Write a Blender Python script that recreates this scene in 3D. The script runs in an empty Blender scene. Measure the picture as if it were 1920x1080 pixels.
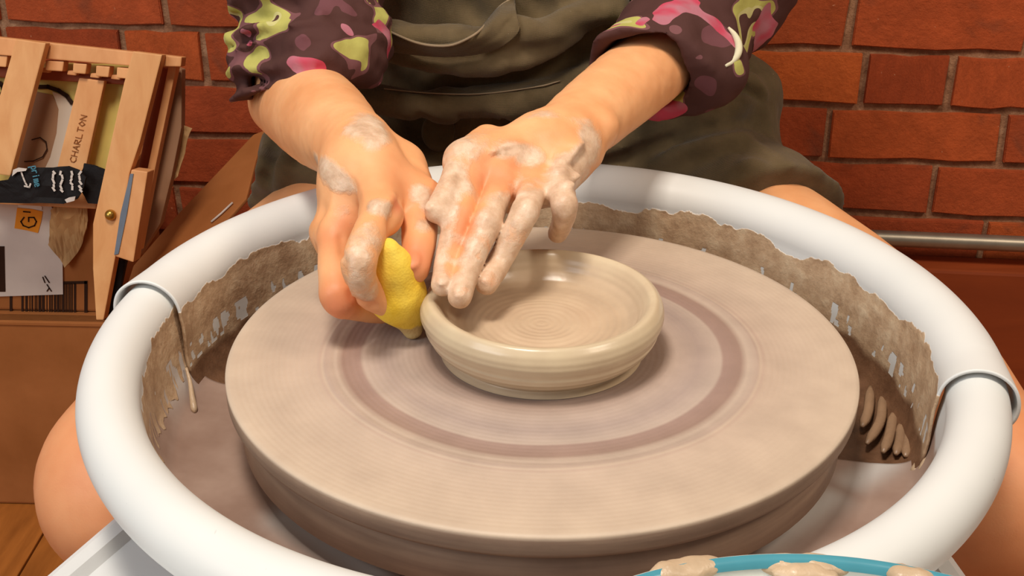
import bpy, bmesh, math, random
import numpy as np
from mathutils import Vector, Matrix

random.seed(7); np.random.seed(7)
sc = bpy.context.scene
COL = sc.collection
R = math.radians

def srgb(r, g, b, a=1.0):
    f = lambda c: ((c/255.0)/12.92 if c/255.0 <= 0.04045 else (((c/255.0)+0.055)/1.055)**2.4)
    return (f(r), f(g), f(b), a)

# ------------------------------------------------------------------ camera, world, lights, exposure
FPX = 2400.0
CO = np.array([0, -.6474, .3513])
CR = np.array([0.99953449, 0.0296898, 0.0070224])
CU = np.array([-0.01924225, 0.43486678, 0.90028918])
CW = np.array([-0.0236756, 0.90000522, -0.43523565])
cam = bpy.data.cameras.new('camera'); cam.sensor_width = 36; cam.lens = FPX/1920*36; cam.clip_start = .02
camo = bpy.data.objects.new('camera', cam); COL.objects.link(camo); sc.camera = camo
camo.matrix_world = Matrix(((CR[0], CU[0], -CW[0], CO[0]), (CR[1], CU[1], -CW[1], CO[1]), (CR[2], CU[2], -CW[2], CO[2]), (0, 0, 0, 1)))

sc.view_settings.view_transform = 'Standard'; sc.view_settings.look = 'None'
sc.view_settings.gamma = 1; sc.view_settings.use_curve_mapping = False
sc.view_settings.exposure = -0.28
w = bpy.data.worlds.new('world'); sc.world = w; w.use_nodes = True
w.node_tree.nodes['Background'].inputs[0].default_value = (1.0, .91, .80, 1)
w.node_tree.nodes['Background'].inputs[1].default_value = .27

def area(name, loc, tgt, size, power, col, sy=None):
    l = bpy.data.lights.new(name, 'AREA'); l.size = size; l.energy = power; l.color = col
    if sy: l.shape = 'RECTANGLE'; l.size_y = sy
    o = bpy.data.objects.new(name, l); COL.objects.link(o); o.location = loc
    d = Vector(tgt)-Vector(loc); o.rotation_euler = d.to_track_quat('-Z', 'Y').to_euler()
    return o
area('window_light', (-1.35, -1.15, 1.05), (0, .05, 0), 1.0, 20, (.90, .95, 1.0))
area('ceiling_lamp', (-.25, -.40, 1.70), (0, .18, 0), .38, 31, (1.0, .91, .80))
area('ceiling_lamp_far', (1.2, -.5, 1.5), (.4, .8, .1), .5, 18, (1.0, .84, .66))

# ------------------------------------------------------------------ placing helpers: a point of the photograph on a plane of the place
def ray(u, v):
    return CW + CR*((u-960)/FPX) - CU*((v-540)/FPX)
def atz(u, v, z):
    d = ray(u, v); return CO + d*((z-CO[2])/d[2])
def aty(u, v, y):
    d = ray(u, v); return CO + d*((y-CO[1])/d[1])
def jt(prev, uv, L, far=1):
    d = ray(*uv); d = d/np.linalg.norm(d); m = prev-CO; b = m@d; disc = L*L-(m@m-b*b)
    return CO + d*(b+far*math.sqrt(disc) if disc > 0 else b)
def nz(v): v = np.asarray(v, float); return v/np.linalg.norm(v)

ZD = np.array([0, 0, 1.0])
# ------------------------------------------------------------------ scene graph helpers
def link(o, parent=None):
    COL.objects.link(o)
    if parent is not None: o.parent = parent
    return o
def tag(o, label=None, cat=None, group=None, kind=None):
    if label: o['label'] = label
    if cat: o['category'] = cat
    if group: o['group'] = group
    if kind: o['kind'] = kind
    return o
def empty(name, loc=(0, 0, 0), **k):
    o = bpy.data.objects.new(name, None); link(o); o.location = loc; o.empty_display_size = .05
    return tag(o, **k)
def meshobj(name, verts, faces, mat, parent=None, smooth=True, attrs=None):
    me = bpy.data.meshes.new(name)
    verts = np.asarray(verts, np.float32)
    if isinstance(faces, np.ndarray) and faces.ndim == 2:
        n, k = faces.shape
        me.vertices.add(len(verts)); me.vertices.foreach_set('co', verts.ravel())
        me.loops.add(n*k); me.loops.foreach_set('vertex_index', faces.astype(np.int32).ravel())
        me.polygons.add(n); me.polygons.foreach_set('loop_start', np.arange(0, n*k, k, dtype=np.int32))
        me.update(calc_edges=True)
    else:
        me.from_pydata([tuple(map(float, v)) for v in verts], [], [tuple(map(int, f)) for f in faces]); me.update()
    if smooth: me.polygons.foreach_set('use_smooth', np.ones(len(me.polygons), bool))
    if attrs:
        for nme, arr in attrs.items():
            a = me.attributes.new(nme, 'FLOAT', 'POINT'); a.data.foreach_set('value', np.asarray(arr, np.float32))
    if mat: me.materials.append(mat)
    o = bpy.data.objects.new(name, me); link(o)
    if parent is not None:
        o.parent = parent; o.matrix_parent_inverse = parent.matrix_basis.inverted()
    return o
def bmobj(name, bm, mat, parent=None, smooth=False):
    me = bpy.data.meshes.new(name); bm.normal_update(); bm.to_mesh(me); bm.free()
    if smooth: me.polygons.foreach_set('use_smooth', np.ones(len(me.polygons), bool))
    if mat: me.materials.append(mat)
    o = bpy.data.objects.new(name, me); link(o)
    if parent is not None:
        o.parent = parent; o.matrix_parent_inverse = parent.matrix_basis.inverted()
    return o
def prism_bm(poly, dirv, bevel=0.0, seg=2):
    """solid from a polygon of 3D points pushed along dirv"""
    bm = bmesh.new(); a = [bm.verts.new(Vector(p)) for p in poly]; b = [bm.verts.new(Vector(p)+Vector(dirv)) for p in poly]
    n = len(poly); bm.faces.new(a); bm.faces.new(b[::-1])
    for i in range(n): bm.faces.new((a[i], b[i], b[(i+1) % n], a[(i+1) % n]))
    bmesh.ops.recalc_face_normals(bm, faces=bm.faces)
    if bevel: bmesh.ops.bevel(bm, geom=list(bm.edges), offset=bevel, segments=seg, affect='EDGES', profile=.6, clamp_overlap=True)
    return bm
def prism(name, poly, dirv, mat, parent=None, bevel=0.0, smooth=False):
    return bmobj(name, prism_bm(poly, dirv, bevel), mat, parent, smooth)
def box(name, lo, hi, mat, parent=None, bevel=.002):
    p = [(lo[0], lo[1], lo[2]), (hi[0], lo[1], lo[2]), (hi[0], hi[1], lo[2]), (lo[0], hi[1], lo[2])]
    return prism(name, p, (0, 0, hi[2]-lo[2]), mat, parent, bevel)
def tube(name, pts, rad, mat, parent=None, n=10, cap=True):
    pts = [np.asarray(p, float) for p in pts]; rad = rad if hasattr(rad, '__len__') else [rad]*len(pts)
    V = []; Fc = []; prevn = None
    for i, p in enumerate(pts):
        t = nz(pts[min(i+1, len(pts)-1)]-pts[max(i-1, 0)])
        if prevn is None:
            a = np.array([0, 0, 1.0]) if abs(t[2]) < .9 else np.array([1.0, 0, 0]); nn = nz(np.cross(t, a))
        else: nn = nz(prevn-t*(prevn@t))
        prevn = nn; bb = np.cross(t, nn)
        for j in range(n):
            a = 2*math.pi*j/n; V.append(p+rad[i]*(nn*math.cos(a)+bb*math.sin(a)))
    for i in range(len(pts)-1):
        for j in range(n): Fc.append((i*n+j, i*n+(j+1) % n, (i+1)*n+(j+1) % n, (i+1)*n+j))
    if cap: Fc.append(tuple(range(n))[::-1]); Fc.append(tuple((len(pts)-1)*n+j for j in range(n)))
    return meshobj(name, V, Fc, mat, parent)
def lathe(name, prof, mat, parent=None, n=128, c=(0, 0, 0), th0=0, th1=2*math.pi, attrs=None, closed=None):
    full = abs(th1-th0-2*math.pi) < 1e-6 if closed is None else closed
    th = np.linspace(th0, th1, n, endpoint=not full); prof = np.asarray(prof, float); m = len(prof)
    V = np.zeros((len(th), m, 3)); V[..., 0] = c[0]+prof[None, :, 0]*np.cos(th)[:, None]; V[..., 1] = c[1]+prof[None, :, 0]*np.sin(th)[:, None]; V[..., 2] = c[2]+prof[None, :, 1]
    idx = np.arange(len(th)*m).reshape(len(th), m); a = idx if full else idx[:-1]; b = np.roll(idx, -1, 0) if full else idx[1:]
    Fc = np.stack([a[:, :-1], b[:, :-1], b[:, 1:], a[:, 1:]], -1).reshape(-1, 4)
    return meshobj(name, V.reshape(-1, 3), Fc, mat, parent, attrs=attrs), V, th
def smooth_prof(pts, k=6):
    """Catmull-Rom through profile points"""
    P = np.asarray(pts, float); Q = np.vstack([2*P[0]-P[1], P, 2*P[-1]-P[-2]]); out = []
    for i in range(1, len(Q)-2):
        for t in np.linspace(0, 1, k, endpoint=False):
            a, b, c_, d = Q[i-1:i+3]
            out.append(.5*((2*b)+(-a+c_)*t+(2*a-5*b+4*c_-d)*t*t+(-a+3*b-3*c_+d)*t**3))
    out.append(P[-1]); return np.array(out)

# ------------------------------------------------------------------ noise in numpy
def _h(i, j, k, s):
    n = (i*374761393+j*668265263+k*2147483647+s*1274126177) & 0xffffffff
    n = ((n ^ (n >> 13))*1274126177) & 0xffffffff
    return ((n ^ (n >> 16)) & 0xffff)/65535.0
def vnoise(p, s=0):
    p = np.asarray(p, np.float64); i = np.floor(p).astype(np.int64); f = p-i; f = f*f*(3-2*f); r = 0
    for dx in (0, 1):
        for dy in (0, 1):
            for dz in (0, 1):
                wgt = (f[..., 0] if dx else 1-f[..., 0])*(f[..., 1] if dy else 1-f[..., 1])*(f[..., 2] if dz else 1-f[..., 2])
                r = r+wgt*_h(i[..., 0]+dx, i[..., 1]+dy, i[..., 2]+dz, s)
    return r
def fbm(p, o=3, s=0):
    r = 0; a = .5; t = 0
    for q in range(o): r = r+a*vnoise(np.asarray(p)*(2**q), s+q*17); t += a; a *= .5
    return r/t

# ------------------------------------------------------------------ implicit surfaces: soft union of tapered limbs, meshed with surface nets
BIG = .05
def smin(a, b, k):
    h = np.maximum(k-np.abs(a-b), 0)/k
    return np.minimum(a, b)-h*h*(k*.25)
class Field:
    def __init__(s, lo, hi, h):
        s.lo = np.array(lo, float); s.h = h; s.n = np.ceil((np.array(hi)-s.lo)/h).astype(int)+1
        s.f = np.full(s.n, BIG, np.float32); s.ax = [(s.lo[i]+np.arange(s.n[i])*h).astype(np.float32) for i in range(3)]
    def new(s):
        g = Field.__new__(Field); g.lo, g.h, g.n, g.ax = s.lo, s.h, s.n, s.ax; g.f = np.full(s.n, BIG, np.float32); return g
    def sub(s, lo, hi):
        a = np.clip(np.floor((lo-s.lo)/s.h).astype(int), 0, s.n); b = np.clip(np.ceil((hi-s.lo)/s.h).astype(int)+1, 0, s.n)
        sl = tuple(slice(a[i], b[i]) for i in range(3))
        return sl, s.ax[0][sl[0]][:, None, None], s.ax[1][sl[1]][None, :, None], s.ax[2][sl[2]][None, None, :]
    def _seg(s, a, b, m, flat=None):
        a = np.asarray(a, float); b = np.asarray(b, float)
        sl, X, Y, Z = s.sub(np.minimum(a, b)-m, np.maximum(a, b)+m)
        ab = b-a; L = max(ab@ab, 1e-12)
        t = np.clip(((X-a[0])*ab[0]+(Y-a[1])*ab[1]+(Z-a[2])*ab[2])/L, 0, 1)
        dx = X-a[0]-t*ab[0]; dy = Y-a[1]-t*ab[1]; dz = Z-a[2]-t*ab[2]
        if flat is not None:
            n, fac = nz(flat[0]), flat[1]; q = (dx*n[0]+dy*n[1]+dz*n[2])*(fac-1); dx = dx+n[0]*q; dy = dy+n[1]*q; dz = dz+n[2]*q
        return sl, t, np.sqrt(dx*dx+dy*dy+dz*dz)
    def cap(s, a, b, ra, rb, k=.003, flat=None):
        sl, t, d = s._seg(a, b, max(ra, rb)+.016+k, flat)
        d = d-(ra+(rb-ra)*t); s.f[sl] = smin(s.f[sl], d.astype(np.float32), k)
    def chain(s, pts, rad, k=.003, flat=None):
        for i in range(len(pts)-1): s.cap(pts[i], pts[i+1], rad[i], rad[i+1], k, flat)
    def limb(s, pts, rad, k=.003, n=4, flat=None, sharp=.0):
        """one smooth tapered limb through the points, joined softly to what is there"""
        Q = np.array([list(p)+[r] for p, r in zip(pts, rad)], float); Q = smooth_prof(Q, n) if len(Q) > 2 else Q
        lo = Q[:, :3].min(0)-Q[:, 3].max()-.02-k; hi = Q[:, :3].max(0)+Q[:, 3].max()+.02+k
        sl, _, _, _ = s.sub(lo, hi); g = s.new()
        for a, b in zip(Q[:-1], Q[1:]):
            s2, t, d = g._seg(a[:3], b[:3], max(a[3], b[3])+.016+k, flat); d = (d-(a[3]+(b[3]-a[3])*t)).astype(np.float32); g.f[s2] = np.minimum(g.f[s2], d)
        s.f[sl] = smin(s.f[sl], g.f[sl], k)
    def ell(s, c, r, M=None, k=.005):
        c = np.asarray(c, float); r = np.asarray(r, float); m = r.max()+.016+k; sl, X, Y, Z = s.sub(c-m, c+m)
        dx, dy, dz = X-c[0], Y-c[1], Z-c[2]
        if M is not None:
            M = np.asarray(M); dx, dy, dz = [dx*M[i][0]+dy*M[i][1]+dz*M[i][2] for i in range(3)]
        k0 = np.sqrt((dx/r[0])**2+(dy/r[1])**2+(dz/r[2])**2); k1 = np.sqrt((dx/r[0]**2)**2+(dy/r[1]**2)**2+(dz/r[2]**2)**2)
        d = k0*(k0-1)/np.maximum(k1, 1e-6); s.f[sl] = smin(s.f[sl], d.astype(np.float32), k)
    def merge(s, g, k): s.f = smin(s.f, g.f, k)
    def cut(s, a, b, ra, rb, k=.002):
        sl, t, d = s._seg(a, b, max(ra, rb)+.02); d = (ra+(rb-ra)*t)-d; s.f[sl] = -smin(-s.f[sl], -d.astype(np.float32), k)
    def cutplane(s, p, n, k=.003):
        n = nz(n); X, Y, Z = s.ax[0][:, None, None], s.ax[1][None, :, None], s.ax[2][None, None, :]
        d = (X-p[0])*n[0]+(Y-p[1])*n[1]+(Z-p[2])*n[2]; s.f = -smin(-s.f, -d.astype(np.float32), k)
    def crease(s, pts, amp, wd):
        """amp > 0 presses a groove along the line, amp < 0 raises a fold"""
        pts = [np.asarray(p, float) for p in pts]
        if len(pts) < 2: return
        m = wd*2.6; sl, X, Y, Z = s.sub(np.min(pts, 0)-m, np.max(pts, 0)+m); best = None
        for a, b in zip(pts[:-1], pts[1:]):
            ab = b-a; L = max(ab@ab, 1e-12); t = np.clip(((X-a[0])*ab[0]+(Y-a[1])*ab[1]+(Z-a[2])*ab[2])/L, 0, 1)
            d = (X-a[0]-t*ab[0])**2+(Y-a[1]-t*ab[1])**2+(Z-a[2]-t*ab[2])**2
            best = d if best is None else np.minimum(best, d)
        s.f[sl] += (amp*np.exp(-best/(wd*wd))).astype(np.float32)
    def noise(s, amp, scale, o=3, seed=0, stretch=(1, 1, 1)):
        m = np.argwhere(np.abs(s.f) < amp*2+s.h*2); p = s.lo+m*s.h
        v = (fbm(p*scale*np.array(stretch), o, seed)-.5)*2*amp
        s.f[m[:, 0], m[:, 1], m[:, 2]] += v.astype(np.float32)
    def samp(s, p):
        q = (np.asarray(p)-s.lo)/s.h; i = np.floor(q).astype(int); ok = np.all((i >= 0) & (i < s.n-1), -1); i = np.clip(i, 0, s.n-2)
        v = s.f[i[..., 0], i[..., 1], i[..., 2]]; return np.where(ok, v, BIG)
    def hit(s, u, v, t0=.45, t1=1.5, fallback=None):
        d = ray(u, v); t = np.linspace(t0, t1, 2400); f = s.samp(CO+t[:, None]*d); i = np.argmax(f < 0)
        return CO+t[i]*d if f[i] < 0 else fallback
    def hits(s, uvs):
        r = []
        for a, b in zip(uvs[:-1], uvs[1:]):
            for q in np.linspace(0, 1, 4, endpoint=False):
                p = s.hit(a[0]+(b[0]-a[0])*q, a[1]+(b[1]-a[1])*q)
                if p is not None: r.append(p)
        p = s.hit(*uvs[-1])
        if p is not None: r.append(p)
        # break the line where it would jump to something far behind
        out = []
        for p in r:
            if not out or np.linalg.norm(p-out[-1]) < .05: out.append(p)
        return out
    def cr(s, uvs, amp, wd): s.crease(s.hits(uvs), amp, wd)
    def mesh(s):
        f = s.f; nx, ny, nz_ = f.shape; sg = f < 0
        c = np.zeros((nx-1, ny-1, nz_-1), np.uint8)
        for a in (0, 1):
            for b in (0, 1):
                for d in (0, 1): c += sg[a:nx-1+a, b:ny-1+b, d:nz_-1+d]
        act = np.argwhere((c > 0) & (c < 8)); idx = np.full(c.shape, -1, np.int32); idx[act[:, 0], act[:, 1], act[:, 2]] = np.arange(len(act))
        acc = np.zeros((len(act), 3)); cnt = np.zeros(len(act))
        for axis in range(3):
            o = [q for q in range(3) if q != axis]
            for a in (0, 1):
                for b in (0, 1):
                    p0 = act.copy(); p0[:, o[0]] += a; p0[:, o[1]] += b; p1 = p0.copy(); p1[:, axis] += 1
                    f0 = f[p0[:, 0], p0[:, 1], p0[:, 2]].astype(float); f1 = f[p1[:, 0], p1[:, 1], p1[:, 2]].astype(float)
                    m = (f0 < 0) != (f1 < 0); t = np.where(m, f0/np.where(m, f0-f1, 1), 0); pt = p0.astype(float); pt[:, axis] += t
                    acc[m] += pt[m]; cnt[m] += 1
        V = s.lo+(acc/cnt[:, None])*s.h; quads = []
        for axis in range(3):
            o = [(axis+1) % 3, (axis+2) % 3]; a = [slice(None)]*3; b = [slice(None)]*3; a[axis] = slice(0, -1); b[axis] = slice(1, None)
            s0 = sg[tuple(a)]; s1 = sg[tuple(b)]; e = np.argwhere(s0 != s1); ok = np.ones(len(e), bool)
            for q in o: ok &= (e[:, q] >= 1) & (e[:, q] < f.shape[q]-1)
            e = e[ok]; sgn = s0[e[:, 0], e[:, 1], e[:, 2]]; cells = []
            for da, db in ((-1, -1), (0, -1), (0, 0), (-1, 0)):
                g = e.copy(); g[:, o[0]] += da; g[:, o[1]] += db; cells.append(idx[g[:, 0], g[:, 1], g[:, 2]])
            Q = np.stack(cells, -1); Q[~sgn] = Q[~sgn][:, ::-1]; quads.append(Q)
        Q = np.concatenate(quads)
        # two rounds of light smoothing
        E_ = np.concatenate([Q[:, [0, 1]], Q[:, [1, 2]], Q[:, [2, 3]], Q[:, [3, 0]]])
        for _ in range(2):
            S = np.zeros_like(V); n = np.zeros(len(V))
            for ax in range(3):
                S[:, ax] = np.bincount(E_[:, 0], V[E_[:, 1], ax], len(V))+np.bincount(E_[:, 1], V[E_[:, 0], ax], len(V))
            n = np.bincount(E_[:, 0], minlength=len(V))+np.bincount(E_[:, 1], minlength=len(V))
            V = V*.5+.5*S/np.maximum(n, 1)[:, None]
        return V, Q

# ------------------------------------------------------------------ materials
class NT:
    def __init__(s, name, rough=.6, spec=.5):
        s.m = bpy.data.materials.new(name); s.m.use_nodes = True; s.t = s.m.node_tree; s.b = s.t.nodes['Principled BSDF']
        s.b.inputs['Roughness'].default_value = rough; s.b.inputs['Specular IOR Level'].default_value = spec
        s.tc = None
    def node(s, ty, **kw):
        n = s.t.nodes.new(ty)
        for k, v in kw.items(): setattr(n, k, v)
        return n
    def l(s, a, b): s.t.links.new(a, b)
    def co(s, sc_=(1, 1, 1), rot=(0, 0, 0), gen='Object'):
        if s.tc is None: s.tc = s.node('ShaderNodeTexCoord')
        m = s.node('ShaderNodeMapping'); m.inputs['Scale'].default_value = sc_; m.inputs['Rotation'].default_value = rot
        s.l(s.tc.outputs[gen], m.inputs[0]); return m.outputs[0]
    def noise(s, scale, detail=4, rough=.55, co=None, dist=0):
        n = s.node('ShaderNodeTexNoise'); n.inputs['Scale'].default_value = scale; n.inputs['Detail'].default_value = detail
        n.inputs['Roughness'].default_value = rough; n.inputs['Distortion'].default_value = dist
        s.l(co if co is not None else s.co(), n.inputs['Vector']); return n.outputs['Fac']
    def ramp(s, fac, stops, interp='LINEAR'):
        n = s.node('ShaderNodeValToRGB'); cr = n.color_ramp; cr.interpolation = interp
        while len(cr.elements) < len(stops): cr.elements.new(.5)
        for e, (p, c) in zip(cr.elements, stops): e.position = p; e.color = c if hasattr(c, '__len__') else (c, c, c, 1)
        s.l(fac, n.inputs[0]); return n.outputs[0]
    def mix(s, fac, a, b, mode='MIX'):
        n = s.node('ShaderNodeMix', data_type='RGBA', blend_type=mode)
        for i, v in ((0, fac), (6, a), (7, b)):
            if hasattr(v, 'links'): s.l(v, n.inputs[i])
            else: n.inputs[i].default_value = v
        return n.outputs[2]
    def math(s, op, a, b=0.0):
        n = s.node('ShaderNodeMath', operation=op)
        for i, v in ((0, a), (1, b)):
            if hasattr(v, 'links'): s.l(v, n.inputs[i])
            else: n.inputs[i].default_value = v
        return n.outputs[0]
    def attr(s, nme):
        n = s.node('ShaderNodeAttribute', attribute_name=nme); return n.outputs['Fac']
    def col(s, c):
        if hasattr(c, 'links'): s.l(c, s.b.inputs['Base Color'])
        else: s.b.inputs['Base Color'].default_value = c
        return s
    def bump(s, h, strength=.3, dist=.001, prev=None):
        n = s.node('ShaderNodeBump'); n.inputs['Strength'].default_value = strength; n.inputs['Distance'].default_value = dist
        s.l(h, n.inputs['Height'])
        if prev is not None: s.l(prev, n.inputs['Normal'])
        s.l(n.outputs[0], s.b.inputs['Normal']); return n.outputs[0]
    def rough(s, v): s.l(v, s.b.inputs['Roughness'])

def simple(name, c, rough=.6, spec=.5, var=.12, vs=40, bump=.0, bs=200, bd=.0005, metal=0):
    m = NT(name, rough, spec); n = m.noise(vs); d = tuple(x*(1-var) for x in c[:3])+(1,); e = tuple(min(1, x*(1+var)) for x in c[:3])+(1,)
    m.col(m.ramp(n, [(.3, d), (.7, e)])); m.b.inputs['Metallic'].default_value = metal
    if bump: m.bump(m.noise(bs), bump, bd)
    return m.m

CLAY_A, CLAY_B = srgb(196, 172, 145), srgb(172, 147, 124)
def mat_skin():
    m = NT('skin', .5, .45)
    base = m.ramp(m.noise(28, 3), [(.3, srgb(226, 156, 104)), (.7, srgb(240, 178, 126))])
    base = m.mix(m.attr('red'), base, srgb(212, 122, 84))
    fine = m.noise(700, 2)
    cn = m.noise(90, 5, .65)
    clay = m.ramp(cn, [(.3, srgb(188, 154, 126)), (.5, srgb(212, 180, 152)), (.72, srgb(228, 204, 180))])
    f = m.math('MULTIPLY', m.attr('clay'), 1.0)
    f2 = m.ramp(m.math('ADD', f, m.math('MULTIPLY', m.math('SUBTRACT', m.noise(120, 5, .7), .5), .9)), [(.30, 0.0), (.68, 1.0)])
    f3 = m.math('MULTIPLY', f2, .93)
    m.col(m.mix(f3, base, clay))
    m.rough(m.math('SUBTRACT', .52, m.math('MULTIPLY', f2, .10)))
    m.b.inputs['Subsurface Weight'].default_value = .12; m.b.inputs['Subsurface Radius'].default_value = (.012, .004, .002); m.b.inputs['Subsurface Scale'].default_value = .5
    h = m.math('ADD', m.math('MULTIPLY', f2, .35), m.math('ADD', m.math('MULTIPLY', fine, .12), m.math('MULTIPLY', m.math('MULTIPLY', cn, f2), 1.2)))
    m.bump(h, .5, .0012); return m.m
def mat_olive():
    m = NT('olive_linen', .92, .2)
    n = m.noise(22, 5, .6); base = m.ramp(n, [(.3, srgb(80, 65, 42)), (.7, srgb(110, 92, 65))])
    specks = m.ramp(m.noise(330, 1), [(.73, 0.0), (.78, 1.0)])
    big = m.ramp(m.noise(30, 2), [(.55, 0.0), (.72, 1.0)])
    m.col(m.mix(m.math('MULTIPLY', m.math('MULTIPLY', specks, big), .6), base, srgb(165, 150, 125)))
    wv = m.node('ShaderNodeTexWave', wave_type='BANDS', bands_direction='Z'); wv.inputs['Scale'].default_value = 380; m.l(m.co(), wv.inputs[0])
    wh = m.node('ShaderNodeTexWave', wave_type='BANDS', bands_direction='X'); wh.inputs['Scale'].default_value = 380; m.l(m.co(), wh.inputs[0])
    h = m.math('ADD', m.math('ADD', wv.outputs[1], wh.outputs[1]), m.math('MULTIPLY', m.noise(90, 4), 2.5))
    m.b.inputs['Sheen Weight'].default_value = .12
    m.bump(h, .35, .0008); return m.m
def mat_shirt():
    m = NT('patterned_shirt_cloth', .85, .25)
    c1 = m.noise(21, 1.5, .5, m.co((1, 1, 1.2)), .25); c2 = m.noise(22, 1.5, .5, m.co((1, 1, 1), (1.1, .5, 2.0)), .3)
    base = m.ramp(c1, [(0, srgb(104, 62, 66)), (.36, srgb(76, 46, 42)), (.555, srgb(116, 74, 76)), (.575, srgb(176, 170, 92)), (.66, srgb(190, 182, 122)), (.69, srgb(84, 54, 48))], 'CONSTANT')
    pk = m.ramp(c2, [(0, 0.0), (.60, 1.0)], 'CONSTANT')
    pc = m.ramp(m.noise(60, 1), [(.35, srgb(186, 66, 88)), (.6, srgb(172, 108, 120))])
    m.col(m.mix(pk, base, pc)); m.bump(m.noise(300, 3), .3, .0006); return m.m
def mat_pan():
    m = NT('white_plastic_with_clay', .42, .4)
    white = m.ramp(m.noise(9, 3), [(.3, srgb(214, 215, 213)), (.7, srgb(224, 224, 221))])
    scr = m.ramp(m.noise(420, 2, .5, m.co((1, .15, 1), (0, 0, .6))), [(.76, 0.0), (.8, 1.0)])
    white = m.mix(m.math('MULTIPLY', scr, .25), white, srgb(150, 145, 140))
    film = m.ramp(m.noise(22, 4, .6), [(.3, srgb(146, 118, 104)), (.7, srgb(172, 146, 132))])
    cn = m.noise(70, 6, .65)
    clay = m.ramp(cn, [(.3, srgb(168, 136, 106)), (.5, srgb(194, 164, 132)), (.7, srgb(214, 190, 158))])
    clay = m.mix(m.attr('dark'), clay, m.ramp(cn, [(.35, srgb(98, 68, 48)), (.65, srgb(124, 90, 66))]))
    ff = m.attr('film'); cf = m.ramp(m.attr('clay'), [(.45, 0.0), (.55, 1.0)])
    c = m.mix(ff, white, film); c = m.mix(cf, c, clay); m.col(c)
    m.rough(m.math('SUBTRACT', .42, m.math('MULTIPLY', ff, .12)))
    m.bump(m.math('ADD', m.math('MULTIPLY', cf, .5), m.math('MULTIPLY', m.math('MULTIPLY', cn, cf), 1.3)), .55, .002); return m.m
def radial(m):
    sp = m.node('ShaderNodeSeparateXYZ'); m.l(m.co(), sp.inputs[0])
    x2 = m.math('MULTIPLY', sp.outputs[0], sp.outputs[0]); y2 = m.math('MULTIPLY', sp.outputs[1], sp.outputs[1])
    return m.math('SQRT', m.math('ADD', x2, y2)), sp
def mat_bat():
    m = NT('wet_clay_bat', .42, .35); r, sp = radial(m)
    wob = m.math('MULTIPLY', m.math('SUBTRACT', m.noise(5, 2), .5), .010)
    rr = m.math('MULTIPLY', m.math('ADD', r, wob), 1/.18)
    tan = srgb(188, 166, 148)
    st = [(0, srgb(158, 138, 124)), (.37, srgb(158, 136, 124)), (.43, srgb(178, 158, 146)), (.50, srgb(168, 149, 140)), (.565, srgb(182, 163, 150)),
          (.575, srgb(158, 132, 122)), (.628, srgb(152, 126, 114)), (.65, srgb(186, 166, 150)), (.685, srgb(176, 154, 140)), (.69, srgb(190, 169, 150)), (.70, srgb(182, 158, 142)), (.71, tan), (.97, srgb(192, 171, 150)), (1.0, srgb(196, 176, 155))]
    c = m.ramp(rr, st)
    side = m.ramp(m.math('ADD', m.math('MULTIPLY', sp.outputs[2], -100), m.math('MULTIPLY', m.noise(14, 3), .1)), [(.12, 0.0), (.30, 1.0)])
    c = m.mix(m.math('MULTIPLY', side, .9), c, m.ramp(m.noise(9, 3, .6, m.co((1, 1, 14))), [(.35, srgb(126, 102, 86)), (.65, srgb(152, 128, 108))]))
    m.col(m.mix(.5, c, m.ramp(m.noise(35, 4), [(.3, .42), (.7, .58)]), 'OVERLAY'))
    wv = m.math('SINE', m.math('MULTIPLY', r, 1900)); m.bump(m.math('ADD', m.math('MULTIPLY', wv, .25), m.math('MULTIPLY', m.noise(260, 3), .8)), .25, .0006)
    m.rough(m.ramp(rr, [(.3, .33), (.7, .40), (.8, .5)])); return m.m
def mat_pot():
    m = NT('wet_clay_pot', .27, .5); r, sp = radial(m)
    c = m.ramp(m.math('MULTIPLY', m.math('ADD', r, m.math('MULTIPLY', m.math('SUBTRACT', m.noise(9, 2), .5), .008)), 1/.07),
               [(0, srgb(196, 170, 142)), (.4, srgb(200, 174, 146)), (.6, srgb(184, 160, 134)), (.75, srgb(198, 174, 146)), (.88, srgb(204, 184, 154)), (1, srgb(196, 176, 146))])
    m.col(m.mix(.5, c, m.ramp(m.noise(50, 4), [(.3, .43), (.7, .57)]), 'OVERLAY'))
    wv = m.math('SINE', m.math('MULTIPLY', r, 1500)); wz = m.math('SINE', m.math('MULTIPLY', sp.outputs[2], 1700))
    m.bump(m.math('ADD', m.math('ADD', m.math('MULTIPLY', wv, .3), m.math('MULTIPLY', wz, .2)), m.noise(60, 3)), .35, .0008); return m.m
def mat_brick():
    m = NT('red_brick', .85, .25)
    oi = m.node('ShaderNodeObjectInfo'); mp = m.node('ShaderNodeVectorMath', operation='ADD'); m.l(m.co(), mp.inputs[0]); m.l(oi.outputs['Random'], mp.inputs[1])
    base = m.ramp(oi.outputs['Random'], [(0, srgb(158, 68, 34)), (.35, srgb(182, 84, 42)), (.6, srgb(168, 74, 40)), (.85, srgb(196, 96, 42)), (1, srgb(150, 64, 36))])
    n = m.ramp(m.noise(34, 7, .75, mp.outputs[0]), [(.3, .36), (.7, .62)]); c = m.mix(.8, base, n, 'OVERLAY')
    s1 = m.ramp(m.noise(11, 3, .6, mp.outputs[0], .5), [(.62, 0.0), (.72, 1.0)]); c = m.mix(m.math('MULTIPLY', s1, .45), c, srgb(96, 62, 46))
    sp = m.ramp(m.noise(160, 2, .5, mp.outputs[0]), [(.75, 0.0), (.79, 1.0)]); c = m.mix(m.math('MULTIPLY', sp, .5), c, srgb(214, 164, 130))
    m.col(c); m.bump(m.noise(130, 6, .72, mp.outputs[0]), .9, .0022); return m.m
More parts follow.
